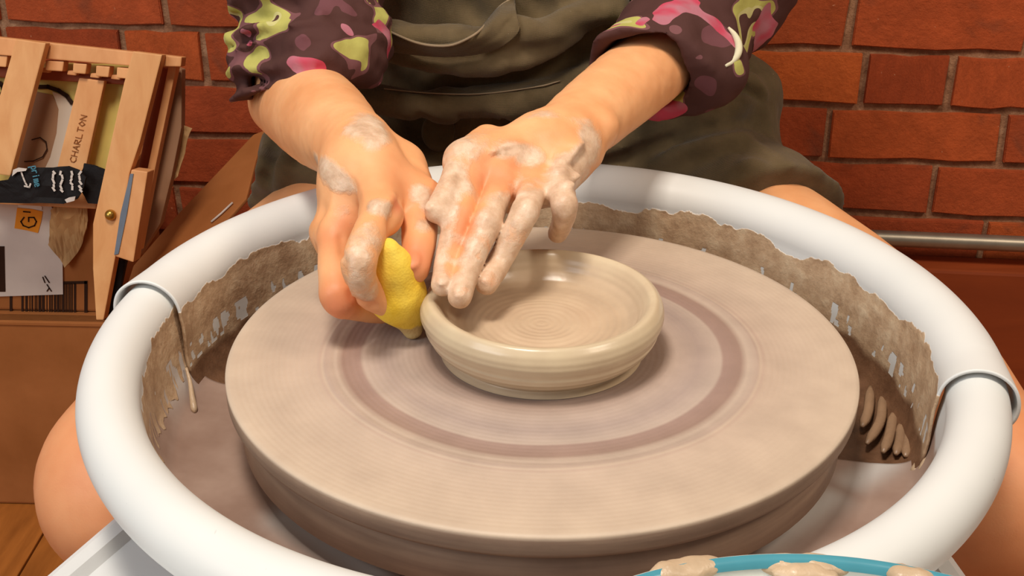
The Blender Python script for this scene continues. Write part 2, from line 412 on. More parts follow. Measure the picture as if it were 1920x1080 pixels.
def mat_mortar():
    m = NT('mortar', .95, .15); m.col(m.ramp(m.noise(60, 5, .65), [(.3, srgb(124, 86, 62)), (.55, srgb(164, 122, 92)), (.75, srgb(188, 150, 118))])); m.bump(m.noise(180, 5, .7), .8, .003); return m.m
def mat_wood(name, a, b, ax=(1, 1, 1), rough=.55, sc_=30):
    m = NT(name, rough, .3); co = m.co(ax); n = m.noise(sc_, 5, .6, co, .5)
    oi = m.node('ShaderNodeObjectInfo'); c = m.ramp(n, [(.3, a), (.7, b)])
    c = m.mix(.35, c, m.ramp(oi.outputs['Random'], [(0, .38), (1, .6)]), 'OVERLAY'); m.col(c); m.bump(n, .2, .0006); return m.m
def mat_card():
    m = NT('cardboard', .85, .2); n = m.noise(14, 4); wv = m.node('ShaderNodeTexWave', wave_type='BANDS', bands_direction='X'); wv.inputs['Scale'].default_value = 60; m.l(m.co(), wv.inputs[0])
    m.col(m.ramp(n, [(.3, srgb(154, 94, 48)), (.7, srgb(172, 108, 60))])); m.bump(m.math('ADD', m.math('MULTIPLY', wv.outputs[1], .2), m.noise(120)), .2, .0006); return m.m
def mat_sponge():
    m = NT('yellow_sponge', .8, .2); n = m.ramp(m.noise(40, 3), [(.3, srgb(232, 192, 52)), (.7, srgb(246, 216, 92))])
    f = m.ramp(m.math('ADD', m.attr('clay'), m.math('MULTIPLY', m.math('SUBTRACT', m.noise(150, 4), .5), .6)), [(.42, 0.0), (.6, 1.0)])
    m.col(m.mix(f, n, srgb(206, 178, 122))); v = m.node('ShaderNodeTexVoronoi'); v.inputs['Scale'].default_value = 700; m.l(m.co(), v.inputs[0]); m.bump(v.outputs[0], .3, .0005); return m.m

M = dict(skin=mat_skin(), olive=mat_olive(), shirt=mat_shirt(), pan=mat_pan(), bat=mat_bat(), pot=mat_pot(), brick=mat_brick(), mortar=mat_mortar(), card=mat_card(), sponge=mat_sponge(),
         pine=mat_wood('pine_wood', srgb(214, 148, 92), srgb(232, 172, 116), (1, 1, .25), .5, 40),
         floor=mat_wood('floor_wood', srgb(142, 82, 34), srgb(184, 112, 50), (1, .12, 1), .35, 40),
         darkwood=mat_wood('stained_and_shaded_wood', srgb(126, 54, 22), srgb(146, 66, 28), (.15, 1, 1), .6, 20))
M['white'] = simple('white_enamel', srgb(226, 227, 226), .38, .45, .03, 8)
M['steel'] = simple('brushed_steel', srgb(150, 140, 125), .38, .5, .1, 60, metal=.7)
M['brass'] = simple('brass', srgb(190, 150, 70), .3, .5, .1, 60, metal=.9)
M['black'] = simple('black_plastic_film', srgb(24, 19, 19), .65, .2, .2, 60, .4, 60, .003)
M['ink'] = simple('black_ink', srgb(52, 30, 18), .8, .2)
M['inkred'] = simple('brown_ink', srgb(150, 88, 44), .8, .2)
M['paper'] = simple('label_paper', srgb(212, 200, 190), .7, .3, .04, 30)
M['kraft'] = simple('crumpled_kraft_paper', srgb(186, 146, 98), .75, .3, .1, 60, .3, 80, .002)
M['orange'] = simple('orange_sticker', srgb(232, 148, 40), .6, .3, .05)
M['cyan'] = simple('cyan_print', srgb(80, 140, 160), .6, .3, .05)
M['yellowpaint'] = simple('yellow_painted_canvas', srgb(214, 188, 102), .7, .3, .18, 14)
M['taupe'] = simple('taupe_paint', srgb(158, 118, 88), .7, .3, .1, 14)
M['pale'] = simple('pale_paint', srgb(206, 188, 168), .7, .3, .05, 14)
M['bluepaint'] = simple('blue_grey_paint', srgb(112, 122, 136), .7, .3, .12)
M['turq'] = simple('turquoise_glaze', srgb(72, 142, 158), .25, .5, .08)
M['porc'] = simple('white_porcelain', srgb(222, 224, 216), .22, .5, .04)
M['clay'] = simple('wet_clay', srgb(190, 164, 134), .38, .5, .14, 60, .5, 120, .002)
M['claydark'] = simple('dark_wet_clay', srgb(158, 126, 98), .4, .5, .14, 60, .4, 120, .002)
M['hair'] = simple('brown_hair', srgb(70, 44, 28), .55, .4, .3, 200)
M['nail'] = simple('fingernail', srgb(226, 176, 146), .3, .5, .05)
M['plaster'] = simple('plaster', srgb(214, 200, 180), .9, .2)

# ================================================================== SETTING
WA = -.0637                                    # the wall is turned a little against the wheel
WD = np.array([math.cos(WA), math.sin(WA), 0]); WN = np.array([-math.sin(WA), math.cos(WA), 0])   # along, into the wall
W0 = np.array([0, .843, 0])
def wp(s, z, off=0): return W0+WD*s-WN*off+np.array([0, 0, z])     # off: distance in front of the brick faces
FZ = -.55
wall = prism('wall_back', [wp(-1.9, FZ, -.007), wp(1.9, FZ, -.007), wp(1.9, .95, -.007), wp(-1.9, .95, -.007)], WN*.1, M['mortar']); tag(wall, kind='structure')
CH = .0677; ZA = -.0444
rows = {-1: [-.665+.2028*i for i in range(-2, 10)],
        0: None, 1: None, 2: None, 3: None}
def brick_mesh(seed):
    rnd = random.Random(seed); bm = bmesh.new(); bmesh.ops.create_cube(bm, size=1)
    for v in bm.verts: v.co = Vector((v.co.x*.1933, v.co.y*.09, v.co.z*.0582))
    bmesh.ops.subdivide_edges(bm, edges=[e for e in bm.edges if abs((e.verts[0].co-e.verts[1].co).x) > .1], cuts=3)
    for v in bm.verts:
        if v.co.y < 0: v.co.x += rnd.uniform(-.002, .002); v.co.z += rnd.uniform(-.0018, .0014); v.co.y += rnd.uniform(-.0012, .0012)
    bmesh.ops.bevel(bm, geom=[e for e in bm.edges if all(v.co.y < -.04 for v in e.verts) and (all(abs(v.co.z) > .025 for v in e.verts) and e.verts[0].co.z*e.verts[1].co.z > 0 or all(abs(v.co.x) > .09 for v in e.verts))], offset=.0013, segments=2, affect='EDGES', clamp_overlap=True)
    bm.normal_update(); me = bpy.data.meshes.new('brick'); bm.to_mesh(me); bm.free(); me.materials.append(M['brick']); return me
BM = [brick_mesh(i) for i in range(6)]
def brick(s0, s1, ztop, rnd):
    o = bpy.data.objects.new('brick', rnd.choice(BM)); L = s1-s0-.0095; H = CH-.0095
    c = wp((s0+s1)/2, ztop-CH/2, -.045+rnd.uniform(-.0012, .0012)); o.location = c; o.rotation_euler = (rnd.uniform(-.004, .004), rnd.uniform(-.006, .006), WA+rnd.uniform(-.004, .004)); o.scale = (L/.1933, 1, H/.0582)
    COL.objects.link(o); o.parent = wall
rb = random.Random(3)
for r in range(-8, 8):
    if r in (-1, -3, -5, -7): jo = [-.665+.2028*i for i in range(-6, 9)]
    elif r == 0: jo = [-1.68, -1.47, -1.27, -1.07, -.87, -.67, -.52, -.4193, -.2165, -.0137, .072, .1717, .3717, .4716, .5716, .7716, .97, 1.17]
    elif r == 2: jo = [.4712+.2028*i for i in range(-10, 5)]
    elif r % 2 == 1: jo = [.3388+.2028*i for i in range(-9, 5)]
    else: jo = [.4412+.2028*i for i in range(-10, 5)]
    zt = ZA-r*CH
    for a, b in zip(jo[:-1], jo[1:]): brick(a, b, zt, rb)

# floor of wide orange boards
fl = box('floor', (-1.9, -1.6, FZ-.06), (1.9, 1.0, FZ-.022), M['darkwood'], None, 0); tag(fl, kind='structure')
for i in range(-14, 14):
    x0 = i*.118+.02; o = prism('plank', [(x0+.0012, -1.5, FZ-.022), (x0+.1168, -1.5, FZ-.022), (x0+.1168, .84, FZ-.022), (x0+.0012, .84, FZ-.022)], (0, 0, .022), M['floor'], fl, .0015)
# stained wooden board along the foot of the wall on the right, and the pipe above it
bb = prism('baseboard_back', [wp(-.2, FZ, .045), wp(1.7, FZ, .045), wp(1.7, -.298, .045), wp(-.2, -.298, .045)], WN*.045, M['darkwood'], None, .004); tag(bb, kind='structure')
pipe = tube('pipe', [wp(-.1, -.2665, .028), wp(.3, -.2665, .028), wp(.8, -.2665, .028), wp(1.6, -.2665, .028)], .0098, M['steel'], n=20)
tag(pipe, 'grey metal pipe running along the foot of the brick wall', 'pipe')
for s in (.05, .62, 1.2):
    tube('pipe_clip', [wp(s-.006, -.2665, .028), wp(s+.006, -.2665, .028)], .0125, M['steel'], pipe, n=20)

# ================================================================== POTTERY WHEEL
wheel = empty('pottery_wheel', (0, 0, FZ), label='white potter\'s wheel the person straddles, its table showing under the splash pan', cat='pottery wheel')
TZ = -.060
tb = [(-.198, -.012), (-.2282, -.0909), (-.2465, -.1391), (-.30, -.28), (-.29, -.50), (.262, -.50), (.262, -.28), (.232, -.165), (.2175, -.1212), (.215, -.1062), (.20, -.04), (.19, .16), (-.17, .17)]
tab = prism('table', [(x, y, TZ-.055) for x, y in tb], (0, 0, .050), M['white'], wheel, .003)
cx_, cy_ = -.01, -.12
bm = bmesh.new(); N_ = len(tb); L4 = []
for (x, y) in tb:
    d_ = nz([x-cx_, y-cy_]); L4.append([bm.verts.new(q) for q in ((x, y, TZ-.008), (x, y, TZ-.001), (x-d_[0]*.004, y-d_[1]*.004, TZ+.0005), (x-d_[0]*.012, y-d_[1]*.012, TZ), (x-d_[0]*.017, y-d_[1]*.017, TZ-.0055))])
for i_ in range(N_):
    for k_ in range(4): bm.faces.new((L4[i_][k_], L4[(i_+1) % N_][k_], L4[(i_+1) % N_][k_+1], L4[i_][k_+1]))
bmesh.ops.recalc_face_normals(bm, faces=bm.faces); bmobj('table_rim', bm, M['white'], tab, False)
box('motor_housing', (-.16, -.30, FZ+.10), (.16, .12, TZ-.056), M['white'], wheel, .02)
for sx, sy in ((-.2, -.42), (.2, -.42), (-.13, .1), (.13, .1)):
    tube('leg', [(sx, sy, TZ-.054), (sx*1.05, sy, FZ+.012)], [.016, .013], M['white'], wheel, 16)
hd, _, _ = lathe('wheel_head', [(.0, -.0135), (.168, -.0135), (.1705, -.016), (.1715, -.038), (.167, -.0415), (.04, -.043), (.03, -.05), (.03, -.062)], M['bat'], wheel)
# bat: the wide disc the pot sits on
rim = [(0, 0), (.04, 0), (.08, 0), (.105, -.0004), (.109, 0), (.1205, .0), (.122, .0006), (.1235, 0), (.15, 0), (.174, .0002), (.1774, .0001), (.1781, -.0009), (.1780, -.0095), (.1765, -.0125), (.172, -.0134), (.03, -.0134)]
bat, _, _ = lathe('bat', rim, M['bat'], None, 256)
tag(bat, 'large round clay-coated bat spinning on the wheel head', 'bat')

# ------------------------------------------------------------------ splash pan in two halves
RM, RT, TILT = .2393, .0165, .021
pan = empty('splash_pan', (0, 0, TZ), label='white plastic splash pan in two halves smeared with brown clay around the wheel head', cat='splash pan')
TH_R, TH_L = R(-11.0), R(170.6)
def pan_prof(dr, inner):
    p = []
    for a in np.linspace(-62, 176, 44): p.append((RM+(RT+dr)*math.cos(R(a)), .0003+(RT+dr)*math.sin(R(a))))
    q = smooth_prof([(RM-RT-dr, -.001), (.2212-inner, -.012), (.2200-inner, -.024), (.2180-inner, -.036), (.2125-inner, -.0455), (.204-inner, -.0495-inner*.0), (.19, -.051)], 7)
    r = [(x, -.051) for x in np.linspace(.186, .045, 30)]
    return np.array(p+list(q)+r)
def pan_half(name, th0, th1, dr, inner, zoff, maskfn, n):
    P = pan_prof(dr, inner); P[:, 1] += zoff; ds = np.r_[0, np.cumsum(np.hypot(*np.diff(P, axis=0).T))]
    o, V, th = lathe(name, P, M['pan'], pan, n, th0=th0, th1=th1, closed=False)
    me = o.data; co = V.reshape(-1, 3).copy(); co[:, 2] += TILT*co[:, 1]
    me.vertices.foreach_set('co', co.astype(np.float32).ravel())
    S = np.broadcast_to(np.arange(len(P))[None], V.shape[:2]); TH = np.broadcast_to(th[:, None], V.shape[:2])
    clay, film = maskfn(co, TH.ravel(), P[S.ravel()], ds[S.ravel()])
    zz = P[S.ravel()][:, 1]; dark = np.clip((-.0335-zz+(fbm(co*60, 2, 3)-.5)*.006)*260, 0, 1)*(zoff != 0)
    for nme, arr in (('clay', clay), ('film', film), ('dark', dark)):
        a = me.attributes.new(nme, 'FLOAT', 'POINT'); a.data.foreach_set('value', arr.astype(np.float32))
    m = o.modifiers.new('thickness', 'SOLIDIFY'); m.thickness = .0018; m.offset = -1
    me.update(); return o
# upper edge of the clay smear on the back half, as heights on the inner wall for directions around the wheel
def wall_dir(u, v):
    """where a sight line meets the inner wall of the pan: angle and height"""
    d = ray(u, v); best = None
    for t in np.linspace(.55, 1.15, 1400):
        p = CO+d*t; r = math.hypot(p[0], p[1]); z = p[2]-TILT*p[1]
        rr = RM-math.sqrt(max(RT**2-z*z, 0)) if z > -.001 else .2212+.0002*z
        if z < RT and r > rr and p[1] > -.12: best = (math.atan2(p[1], p[0]), z); break
    return best
edge_px = [(262, 700), (300, 632), (355, 572), (402, 530), (440, 508), (480, 482), (548, 462), (600, 440), (640, 425), (1075, 388), (1120, 392), (1180, 402), (1250, 402), (1310, 408), (1350, 430), (1440, 455), (1500, 492), (1560, 500), (1600, 535), (1680, 592), (1735, 640), (1752, 680), (1766, 745)]
ed = sorted(q for q in (wall_dir(*p) for p in edge_px) if q); ed_t = np.array([q[0] for q in ed]); ed_z = np.array([q[1] for q in ed])
def back_mask(co, th, P, s):
    lim = np.interp(th, ed_t, ed_z)
    nx = np.stack([np.cos(th)*6, np.sin(th)*6, co[:, 2]*20], -1)
    jag = (fbm(nx*2.2, 3, 5)-.5)*.010+(fbm(nx*9, 3, 9)-.5)*.005
    inside = P[:, 0] < RM
    z = P[:, 1]
    m = np.clip(.5+(lim+jag-z)*120, 0, 1)*inside
    # gaps in the clay low on the wall: wiped streaks, and glints painted white
    w_ = fbm(np.stack([th*46, z*110, th*0], -1), 2, 21); lowb = np.exp(-((z+.0285)/.006)**2)
    m = np.where((w_ > .635) & (lowb > .35), 0, m)
    film = np.clip((-.040-z)*90, 0, 1)*inside*.75
    return m, film
def front_mask(co, th, P, s):
    z = P[:, 1]; inside = P[:, 0] < RM
    film = np.clip((-.016-z+(fbm(np.stack([th*9, z*60, th*0], -1), 3, 4)-.5)*.03)*140, 0, 1)*inside
    st = np.zeros(len(z))
    for (a, b, c_, d, wd) in ((540, 965, 700, 1062, .018), (1600, 900, 1660, 870, .016), (1430, 1010, 1560, 930, .016), (300, 800, 345, 740, .010)):
        p0, p1 = atz(a, b, -.051), atz(c_, d, -.051); ab = (p1-p0)[:2]; t = np.clip(((co[:, :2]-p0[:2])@ab)/(ab@ab), 0, 1)
        q = np.linalg.norm(co[:, :2]-p0[:2]-t[:, None]*ab, axis=1); st = np.maximum(st, np.exp(-(q/(wd*.62))**2))
    film = film*(1-.65*st)
    dth = (th-TH_L)/R(34); nn_ = fbm(np.stack([th*40, z*30, th*0], -1), 3, 8)
    cl_ = np.clip(.5+(.006-.012*np.clip(dth, 0, 1)+(nn_-.5)*.010-z)*120, 0, 1)*np.clip((z+.042+(nn_-.5)*.012)*200, 0, 1)*np.clip((1.0-dth)*6, 0, 1)*inside
    cl_ = np.where((fbm(np.stack([th*60, z*60, th*0], -1), 2, 27) > .62) & (z < -.020), 0, cl_)
    return cl_, film
pan_half('front_half', TH_L-R(1.2), TH_R+2*math.pi+R(1.2), 0, 0, 0, front_mask, 420)
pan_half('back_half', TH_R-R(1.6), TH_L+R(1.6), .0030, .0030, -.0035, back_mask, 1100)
for o in list(pan.children):
    if o.name == 'back_half':
        # the rim keeps its height, only the floor of the back half lies lower
        me = o.data; n = len(me.vertices); co = np.zeros(n*3, np.float32); me.vertices.foreach_get('co', co); co = co.reshape(-1, 3)
        z = co[:, 2]-TILT*co[:, 1]; co[:, 2] += .0035*np.clip((z+.042)/.03, 0, 1)
        tt = np.arctan2(co[:, 1], co[:, 0]); tt = np.where(tt < -R(60), tt+2*math.pi, tt); e_ = np.minimum(tt-(TH_R-R(1.6)), TH_L+R(1.6)-tt)
        rr_ = np.hypot(co[:, 0], co[:, 1]); k_ = (.0022*np.clip(1-e_/R(7), 0, 1)**1.5*np.clip((z+.03)/.02, 0, 1)); nr = (rr_-RM)/RT; co[:, :2] *= (1+k_*np.clip(nr, -1, 1)/rr_)[:, None]; co[:, 2] += k_*np.clip(z/RT, 0, 1); me.vertices.foreach_set('co', co.ravel()); me.update()
# clay ridges left by fingers on the back half's floor, right of the bat
rg = []
bmr = bmesh.new()
def ridge(pxs, r0=.0032):
    pts = [atz(u, v, z) for u, v, z in pxs]; P = smooth_prof([list(p) for p in pts], 6) if len(pts) > 2 else np.array(pts)
    n = 8; vs = []
    for i, p in enumerate(P):
        t = nz(P[min(i+1, len(P)-1)]-P[max(i-1, 0)]); a = nz(np.cross(t, [0, 0, 1.0])); b = np.cross(a, t); k = min(1, .35+min(i, len(P)-1-i)*.3)
        vs.append([bmr.verts.new(Vector(p+r0*k*(a*math.cos(2*math.pi*j/n)+b*.8*math.sin(2*math.pi*j/n)))) for j in range(n)])
    for i in range(len(P)-1):
        for j in range(n): bmr.faces.new((vs[i][j], vs[i][(j+1) % n], vs[i+1][(j+1) % n], vs[i+1][j]))
    bmr.faces.new(vs[0][::-1]); bmr.faces.new(vs[-1])
zf = -.048
for q in ([(1655, 740, zf), (1650, 790, zf), (1625, 832, zf)], [(1632, 725, zf+.002), (1628, 770, zf), (1616, 800, zf)], [(1676, 772, zf), (1668, 815, zf), (1656, 848, zf)], [(1690, 792, zf), (1688, 825, zf), (1680, 852, zf)], [(1703, 806, zf), (1702, 832, zf), (1698, 856, zf)], [(1716, 822, zf), (1715, 845, zf)]): ridge(q)
bmesh.ops.recalc_face_normals(bmr, faces=bmr.faces)
o = bmobj('clay_ridge', bmr, M['claydark'], pan, True); tag(o, kind='stuff')
# drips at the two seams
for pts, rr in (([(349, 690, -.032), (356, 715, -.038), (361, 748, -.044), (365, 774, -.049)], .0024), ([(338, 765, -.047), (337, 800, -.050), (335, 832, -.0505)], .0022),
                ([(1790, 720, -.004), (1778, 770, -.016), (1768, 815, -.026), (1745, 850, -.036), (1722, 888, -.046)], .0022), ([(1728, 850, -.044), (1722, 870, -.046), (1716, 890, -.049)], .004)):
    P = [atz(*q) for q in pts]; SP_ = smooth_prof(P, 5); nS = len(SP_); tube('clay_drip', SP_, [rr*(.35+.65*(i/(nS-1))**1.5)*(math.sqrt(max(0, 1-((i/(nS-1)-.82)/.19)**2)) if i/(nS-1) > .82 else 1)+.0001 for i in range(nS)], M['clay'], pan)

# ================================================================== CLAY DISH ON THE BAT
prof = smooth_prof([(0, .0165), (.012, .0166), (.022, .0172), (.030, .0166), (.040, .0176), (.0485, .0195), (.054, .0245), (.0583, .0315), (.0622, .0345), (.0658, .0333), (.0684, .0285), (.0688, .0235), (.0672, .0195), (.0664, .0172), (.0660, .0150), (.0632, .0105), (.0590, .0066), (.0556, .0042), (.0540, .0028), (.0545, .0018), (.0562, .0009), (.0580, .0004)], 6)
pot, V, th = lathe('clay_dish', prof, M['pot'], None, 220)
co = V.reshape(-1, 3).copy(); a = np.arctan2(co[:, 1], co[:, 0]); r_ = np.hypot(co[:, 0], co[:, 1])
co[:, 2] += np.where(co[:, 2] > .012, 1, 0)*(np.sin(a*2+1)*.0006)*(r_/.068)
ti = atz(832, 545, .033)        # the rim gives way under the fingers
g = np.exp(-((np.hypot(co[:, 0]-ti[0], co[:, 1]-ti[1]))/.016)**2); co[:, 2] -= g*.0035*(co[:, 2] > .012)
pot.data.vertices.foreach_set('co', co.astype(np.float32).ravel()); pot.data.update()
tag(pot, 'low round dish of wet tan clay being shaped at the centre of the bat', 'clay dish')

# bowl at the front edge of the wheel table
bc = (.1015, -.2435-.1415)
bowl = empty('bowl', (bc[0], bc[1], TZ), label='white bowl with a turquoise rim smeared with clay in front of the splash pan', cat='bowl')
BZ = .0150
bp = smooth_prof([(.0, -.0795), (.06, -.0785), (.10, -.050), (.126, -.008), (.1395, .022), (.1415, .0285), (.1398, .0300), (.1375, .0282), (.135, .020), (.122, -.006), (.096, -.045), (.055, -.069), (0, -.070)], 6)
lathe('bowl_body', [(x, z) for x, z in bp], M['porc'], bowl, 160, (bc[0], bc[1], BZ))
lathe('rim_band', [(.1362, .0264), (.1369, .0287), (.1397, .0306), (.1420, .0288), (.1407, .0250)], M['turq'], bowl, 160, (bc[0], bc[1], BZ))
for (a0, a1, r0, seed) in ((83, 97.5, .1395, 1), (104, 114, .1400, 2), (86, 94, .1345, 3), (70, 76, .1375, 4)):
    pts = [P3 for P3 in (np.array([bc[0]+r0*math.cos(R(a0+(a1-a0)*t)), bc[1]+r0*math.sin(R(a0+(a1-a0)*t)), .0272+BZ-.002*(seed % 2)]) for t in np.linspace(0, 1, 7))]
    Fd = Field(np.min(pts, 0)-.018, np.max(pts, 0)+.018, .0011); Fd.limb(pts, [.0035, .0052, .0062, .0054, .0060, .0048, .0030], .004, 3, (ZD, 1.5)); Fd.noise(.0022, 130, 3, seed)
    v_, q_ = Fd.mesh(); meshobj('clay_smear', v_, q_, M['clay'], bowl)

# ================================================================== LEFT BACKGROUND: boxes and the folded easel
class Plane:
    def __init__(s, p, q, r):
        s.p, q, r = np.asarray(p, float), np.asarray(q, float), np.asarray(r, float); s.n = nz(np.cross(q-s.p, r-s.p))
        if s.n@CW < 0: s.n = -s.n            # pointing away from the viewer side
    def at(s, u, v, off=0):
        d = ray(u, v); o = s.p-s.n*off; return CO+d*(((o-CO)@s.n)/(d@s.n))
    def slab(s, name, pxs, th, mat, parent, off=0, bevel=.0012):
        return prism(name, [s.at(u, v, off) for u, v in pxs], s.n*th, mat, parent, bevel)
yb = .597
lb = empty('cardboard_box', (-.64, .70, FZ), label='large plain brown cardboard box standing on the floor at the left', cat='box')
x1 = aty(180, 600, yb)[0]; zt = aty(90, 604, yb)[2]
box('carton', (-.86, yb, FZ+.001), (x1+.03, .825, zt), M['card'], lb, .003)
prism('lid_fold', [(-.86, yb-.0015, zt-.004), (x1+.03, yb-.0015, zt-.004), (x1+.03, yb-.0015, zt), (-.86, yb-.0015, zt)], (0, .02, 0), M['card'], lb, .0006)
ub = empty('cardboard_box', (-.62, .70, zt), label='brown cardboard box printed with a barcode, on top of the large box under the easel', cat='box')
UY = .622; UP = Plane((0, UY, 0), (1, UY, 0), (0, UY, 1))
ur = aty(185, 560, UY)[0]; zu = aty(60, 372, UY)[2]
box('carton', (-.86, UY, zt+.001), (ur+.02, .80, zu), M['card'], ub, .003)
FP = Plane(aty(255, 505, .60), aty(480, 250, .77), aty(430, 410, .63))
fo_ = FP.slab('box_flap', [(225, 575), (250, 498), (330, 405), (475, 252), (499, 243), (480, 300), (462, 372), (430, 408), (360, 470), (270, 600)], .004, M['card'], ub)
fo_2 = tube('flap_edge', [FP.at(396, 416, .002), FP.at(415, 400, .002), FP.at(436, 380, .002)], .0012, M['paper'], ub, 8)
# printed barcode
def bar(x0, y0, x1_, y1, par, pl, mat=M['ink'], off=.0006, nm='barcode'):
    return prism_bm([pl.at(x0, y0, off), pl.at(x1_, y0+(x1_-x0)*-.02, off), pl.at(x1_, y1+(x1_-x0)*-.02, off), pl.at(x0, y1, off)], pl.n*.0005)
def join_bms(name, bms, mat, par):
    bm = bmesh.new(); tmp = bpy.data.meshes.new('t')
    for b in bms: b.to_mesh(tmp); b.free(); bm.from_mesh(tmp)
    bpy.data.meshes.remove(tmp); return bmobj(name, bm, mat, par)
bars = []
for q in ((18, 530, 163, 535), (19, 592, 165, 597), (18, 530, 23, 597), (158, 527, 164, 594)): bars.append(bar(*q, ub, UP))
rx = 40
rnd = random.Random(5)
while rx < 140:
    wd = rnd.choice((1.5, 2.5, 4, 5)); bars.append(bar(rx, 534-(rx-18)*.02, rx+wd, 592-(rx-18)*.02, ub, UP)); rx += wd+rnd.choice((1.5, 2.5, 3.5))
join_bms('barcode', bars, M['ink'], ub)
def label_slab(name, pxs, off, th, mat, par, pl=UP): return pl.slab(name, pxs, th, mat, par, off, .0)
lab = label_slab('shipping_label', [(-70, 384), (0, 380), (60, 381), (95, 386), (106, 402), (97, 430), (98, 452), (117, 482), (118, 552), (60, 554), (-70, 558)], .0022, .0012, M['paper'], ub)
st = label_slab('orange_sticker', [(32, 390), (60, 392), (80, 397), (77, 415), (71, 437), (50, 432), (27, 428)], .0030, .0007, M['orange'], ub)
label_slab('label_fold', [(34, 380), (60, 380), (79, 388), (78, 394), (34, 388)], .0036, .0006, M['white'], ub)
def strokes(name, lines, pl, off, rad, mat, par):
    bms = []
    for ln in lines:
        P = [pl.at(u, v, off) for u, v in ln]
        for a, b in zip(P[:-1], P[1:]):
            t = nz(b-a); nrm = np.cross(t, pl.n); e = t*rad*.8
            bms.append(prism_bm([a-e+nrm*rad, b+e+nrm*rad, b+e-nrm*rad, a-e-nrm*rad], pl.n*.0004))
    return join_bms(name, bms, mat, par)
# the G and its mark, turned on its side
strokes('sticker_letter', [[(68-29*y, 427-19*x) for x, y in ((1, .8), (.6, 1), (.2, .85), (0, .5), (.2, .12), (.6, 0), (1, .15), (1, .5), (.6, .5))], [(44, 397), (56, 398)]], UP, .0036, .0007, M['ink'], ub)
tag(strokes('label_print', [[(80, 520), (84, 530)], [(84, 518), (92, 530)], [(88, 534), (96, 546)], [(92, 540), (88, 546)]], UP, .0030, .0006, M['ink'], ub), kind='stuff')
label_slab('label_print_block', [(-60, 462), (8, 462), (10, 547), (-60, 548)], .0028, .0005, M['ink'], ub)
# crumpled kraft paper sticking out of the box
def crumple(name, pxs, pl, off, mat, par, amp=.006, seed=0, th=.0012, label=None):
    pl_pts = [pl.at(u, v, off) for u, v in pxs]; bm = bmesh.new(); vs = [bm.verts.new(Vector(p)) for p in pl_pts]; bm.faces.new(vs)
    bmesh.ops.triangulate(bm, faces=bm.faces); bmesh.ops.subdivide_edges(bm, edges=bm.edges, cuts=5, use_grid_fill=True)
    for v in bm.verts:
        n = fbm(np.array([list(v.co)])*45, 3, seed)[0]-.35; v.co = v.co-Vector(pl.n)*float(n)*amp*2
    o = bmobj(name, bm, mat, par, False); m = o.modifiers.new('t', 'SOLIDIFY'); m.thickness = th; return o
crumple('packing_paper', [(98, 392), (108, 378), (128, 372), (150, 352), (166, 380), (166, 425), (148, 470), (124, 500), (92, 458), (106, 404)], UP, .006, M['kraft'], ub, .010, 3)
# easel
ez = empty('easel', (-.47, .60, zu), label='folded pine field easel leaning against the brick wall on top of the boxes', cat='easel')
EP = Plane((-.5, .600, 0), (-.3, .596, 0), (-.5, .540, -.24))
S = lambda nm, pxs, th=.012, off=0, mat=M['pine'], bv=.0012: EP.slab(nm, pxs, th, mat, ez, off, bv)
S('top_rail', [(-90, 60), (341, 107), (339, 125), (250, 124), (-90, 96)], .016)
S('stile', [(30, 73), (86, 81), (19, 330), (-42, 322)], .012, .014)
S('stile', [(249, 96), (304, 103), (262, 268), (243, 325), (216, 483), (194, 600), (180, 600), (174, 504), (174, 420), (232, 156)], .014, .014)
S('middle_slat', [(148, 146), (196, 152), (158, 326), (106, 318)], .008, -.010)
S('back_rail', [(-90, 118), (86, 130), (250, 150), (250, 160), (-90, 140)], .010, -.022, M['darkwood'])  # rear rail coloured dark to paint in the shadow gap under the blocks
for x0, y0, x1_, y1 in ((-14, 103, 14, 124), (85, 113, 120, 132), (137, 118, 163, 137), (180, 123, 206, 143), (219, 126, 243, 146)):
    S('block', [(x0, y0), (x1_, y0+2), (x1_-3, y1+2), (x0-1, y1)], .014, -.002)
    S('peg', [(x0-10, y0+14), (x0+8, y0+14), (x0+6, y0+24), (x0-12, y0+22)], .008, -.010)
S('cross_rail', [(-90, 352), (182, 357), (180, 392), (-90, 378)], .008, -.008)
cv = S('painted_canvas', [(-90, 112), (252, 122), (190, 374), (-90, 366)], .012, -.034, M['yellowpaint'])
def cvp(nm, pxs, mat, off=-.033): S(nm, pxs, .001, off, mat, 0)
cvp('painted_shape', [(60, 170), (98, 178), (112, 205), (108, 250), (92, 300), (80, 325), (10, 325), (30, 230)], M['taupe'])
cvp('painted_shape', [(98, 172), (118, 178), (142, 200), (130, 320), (80, 325), (94, 295), (106, 250), (110, 205)], M['pale'], -.0325)
for arc in ([(70, 163), (90, 163), (110, 170), (125, 180), (134, 192)], [(-2, 155), (5, 162), (6, 172), (1, 180)]): strokes('painted_arc', [arc], EP, -.031, .0022, M['ink'], ez)
strokes('painted_swirl', [[(60, 262), (75, 258), (86, 266), (88, 280), (80, 294), (62, 302), (46, 303)]], EP, -.031, .0006, M['ink'], ez)
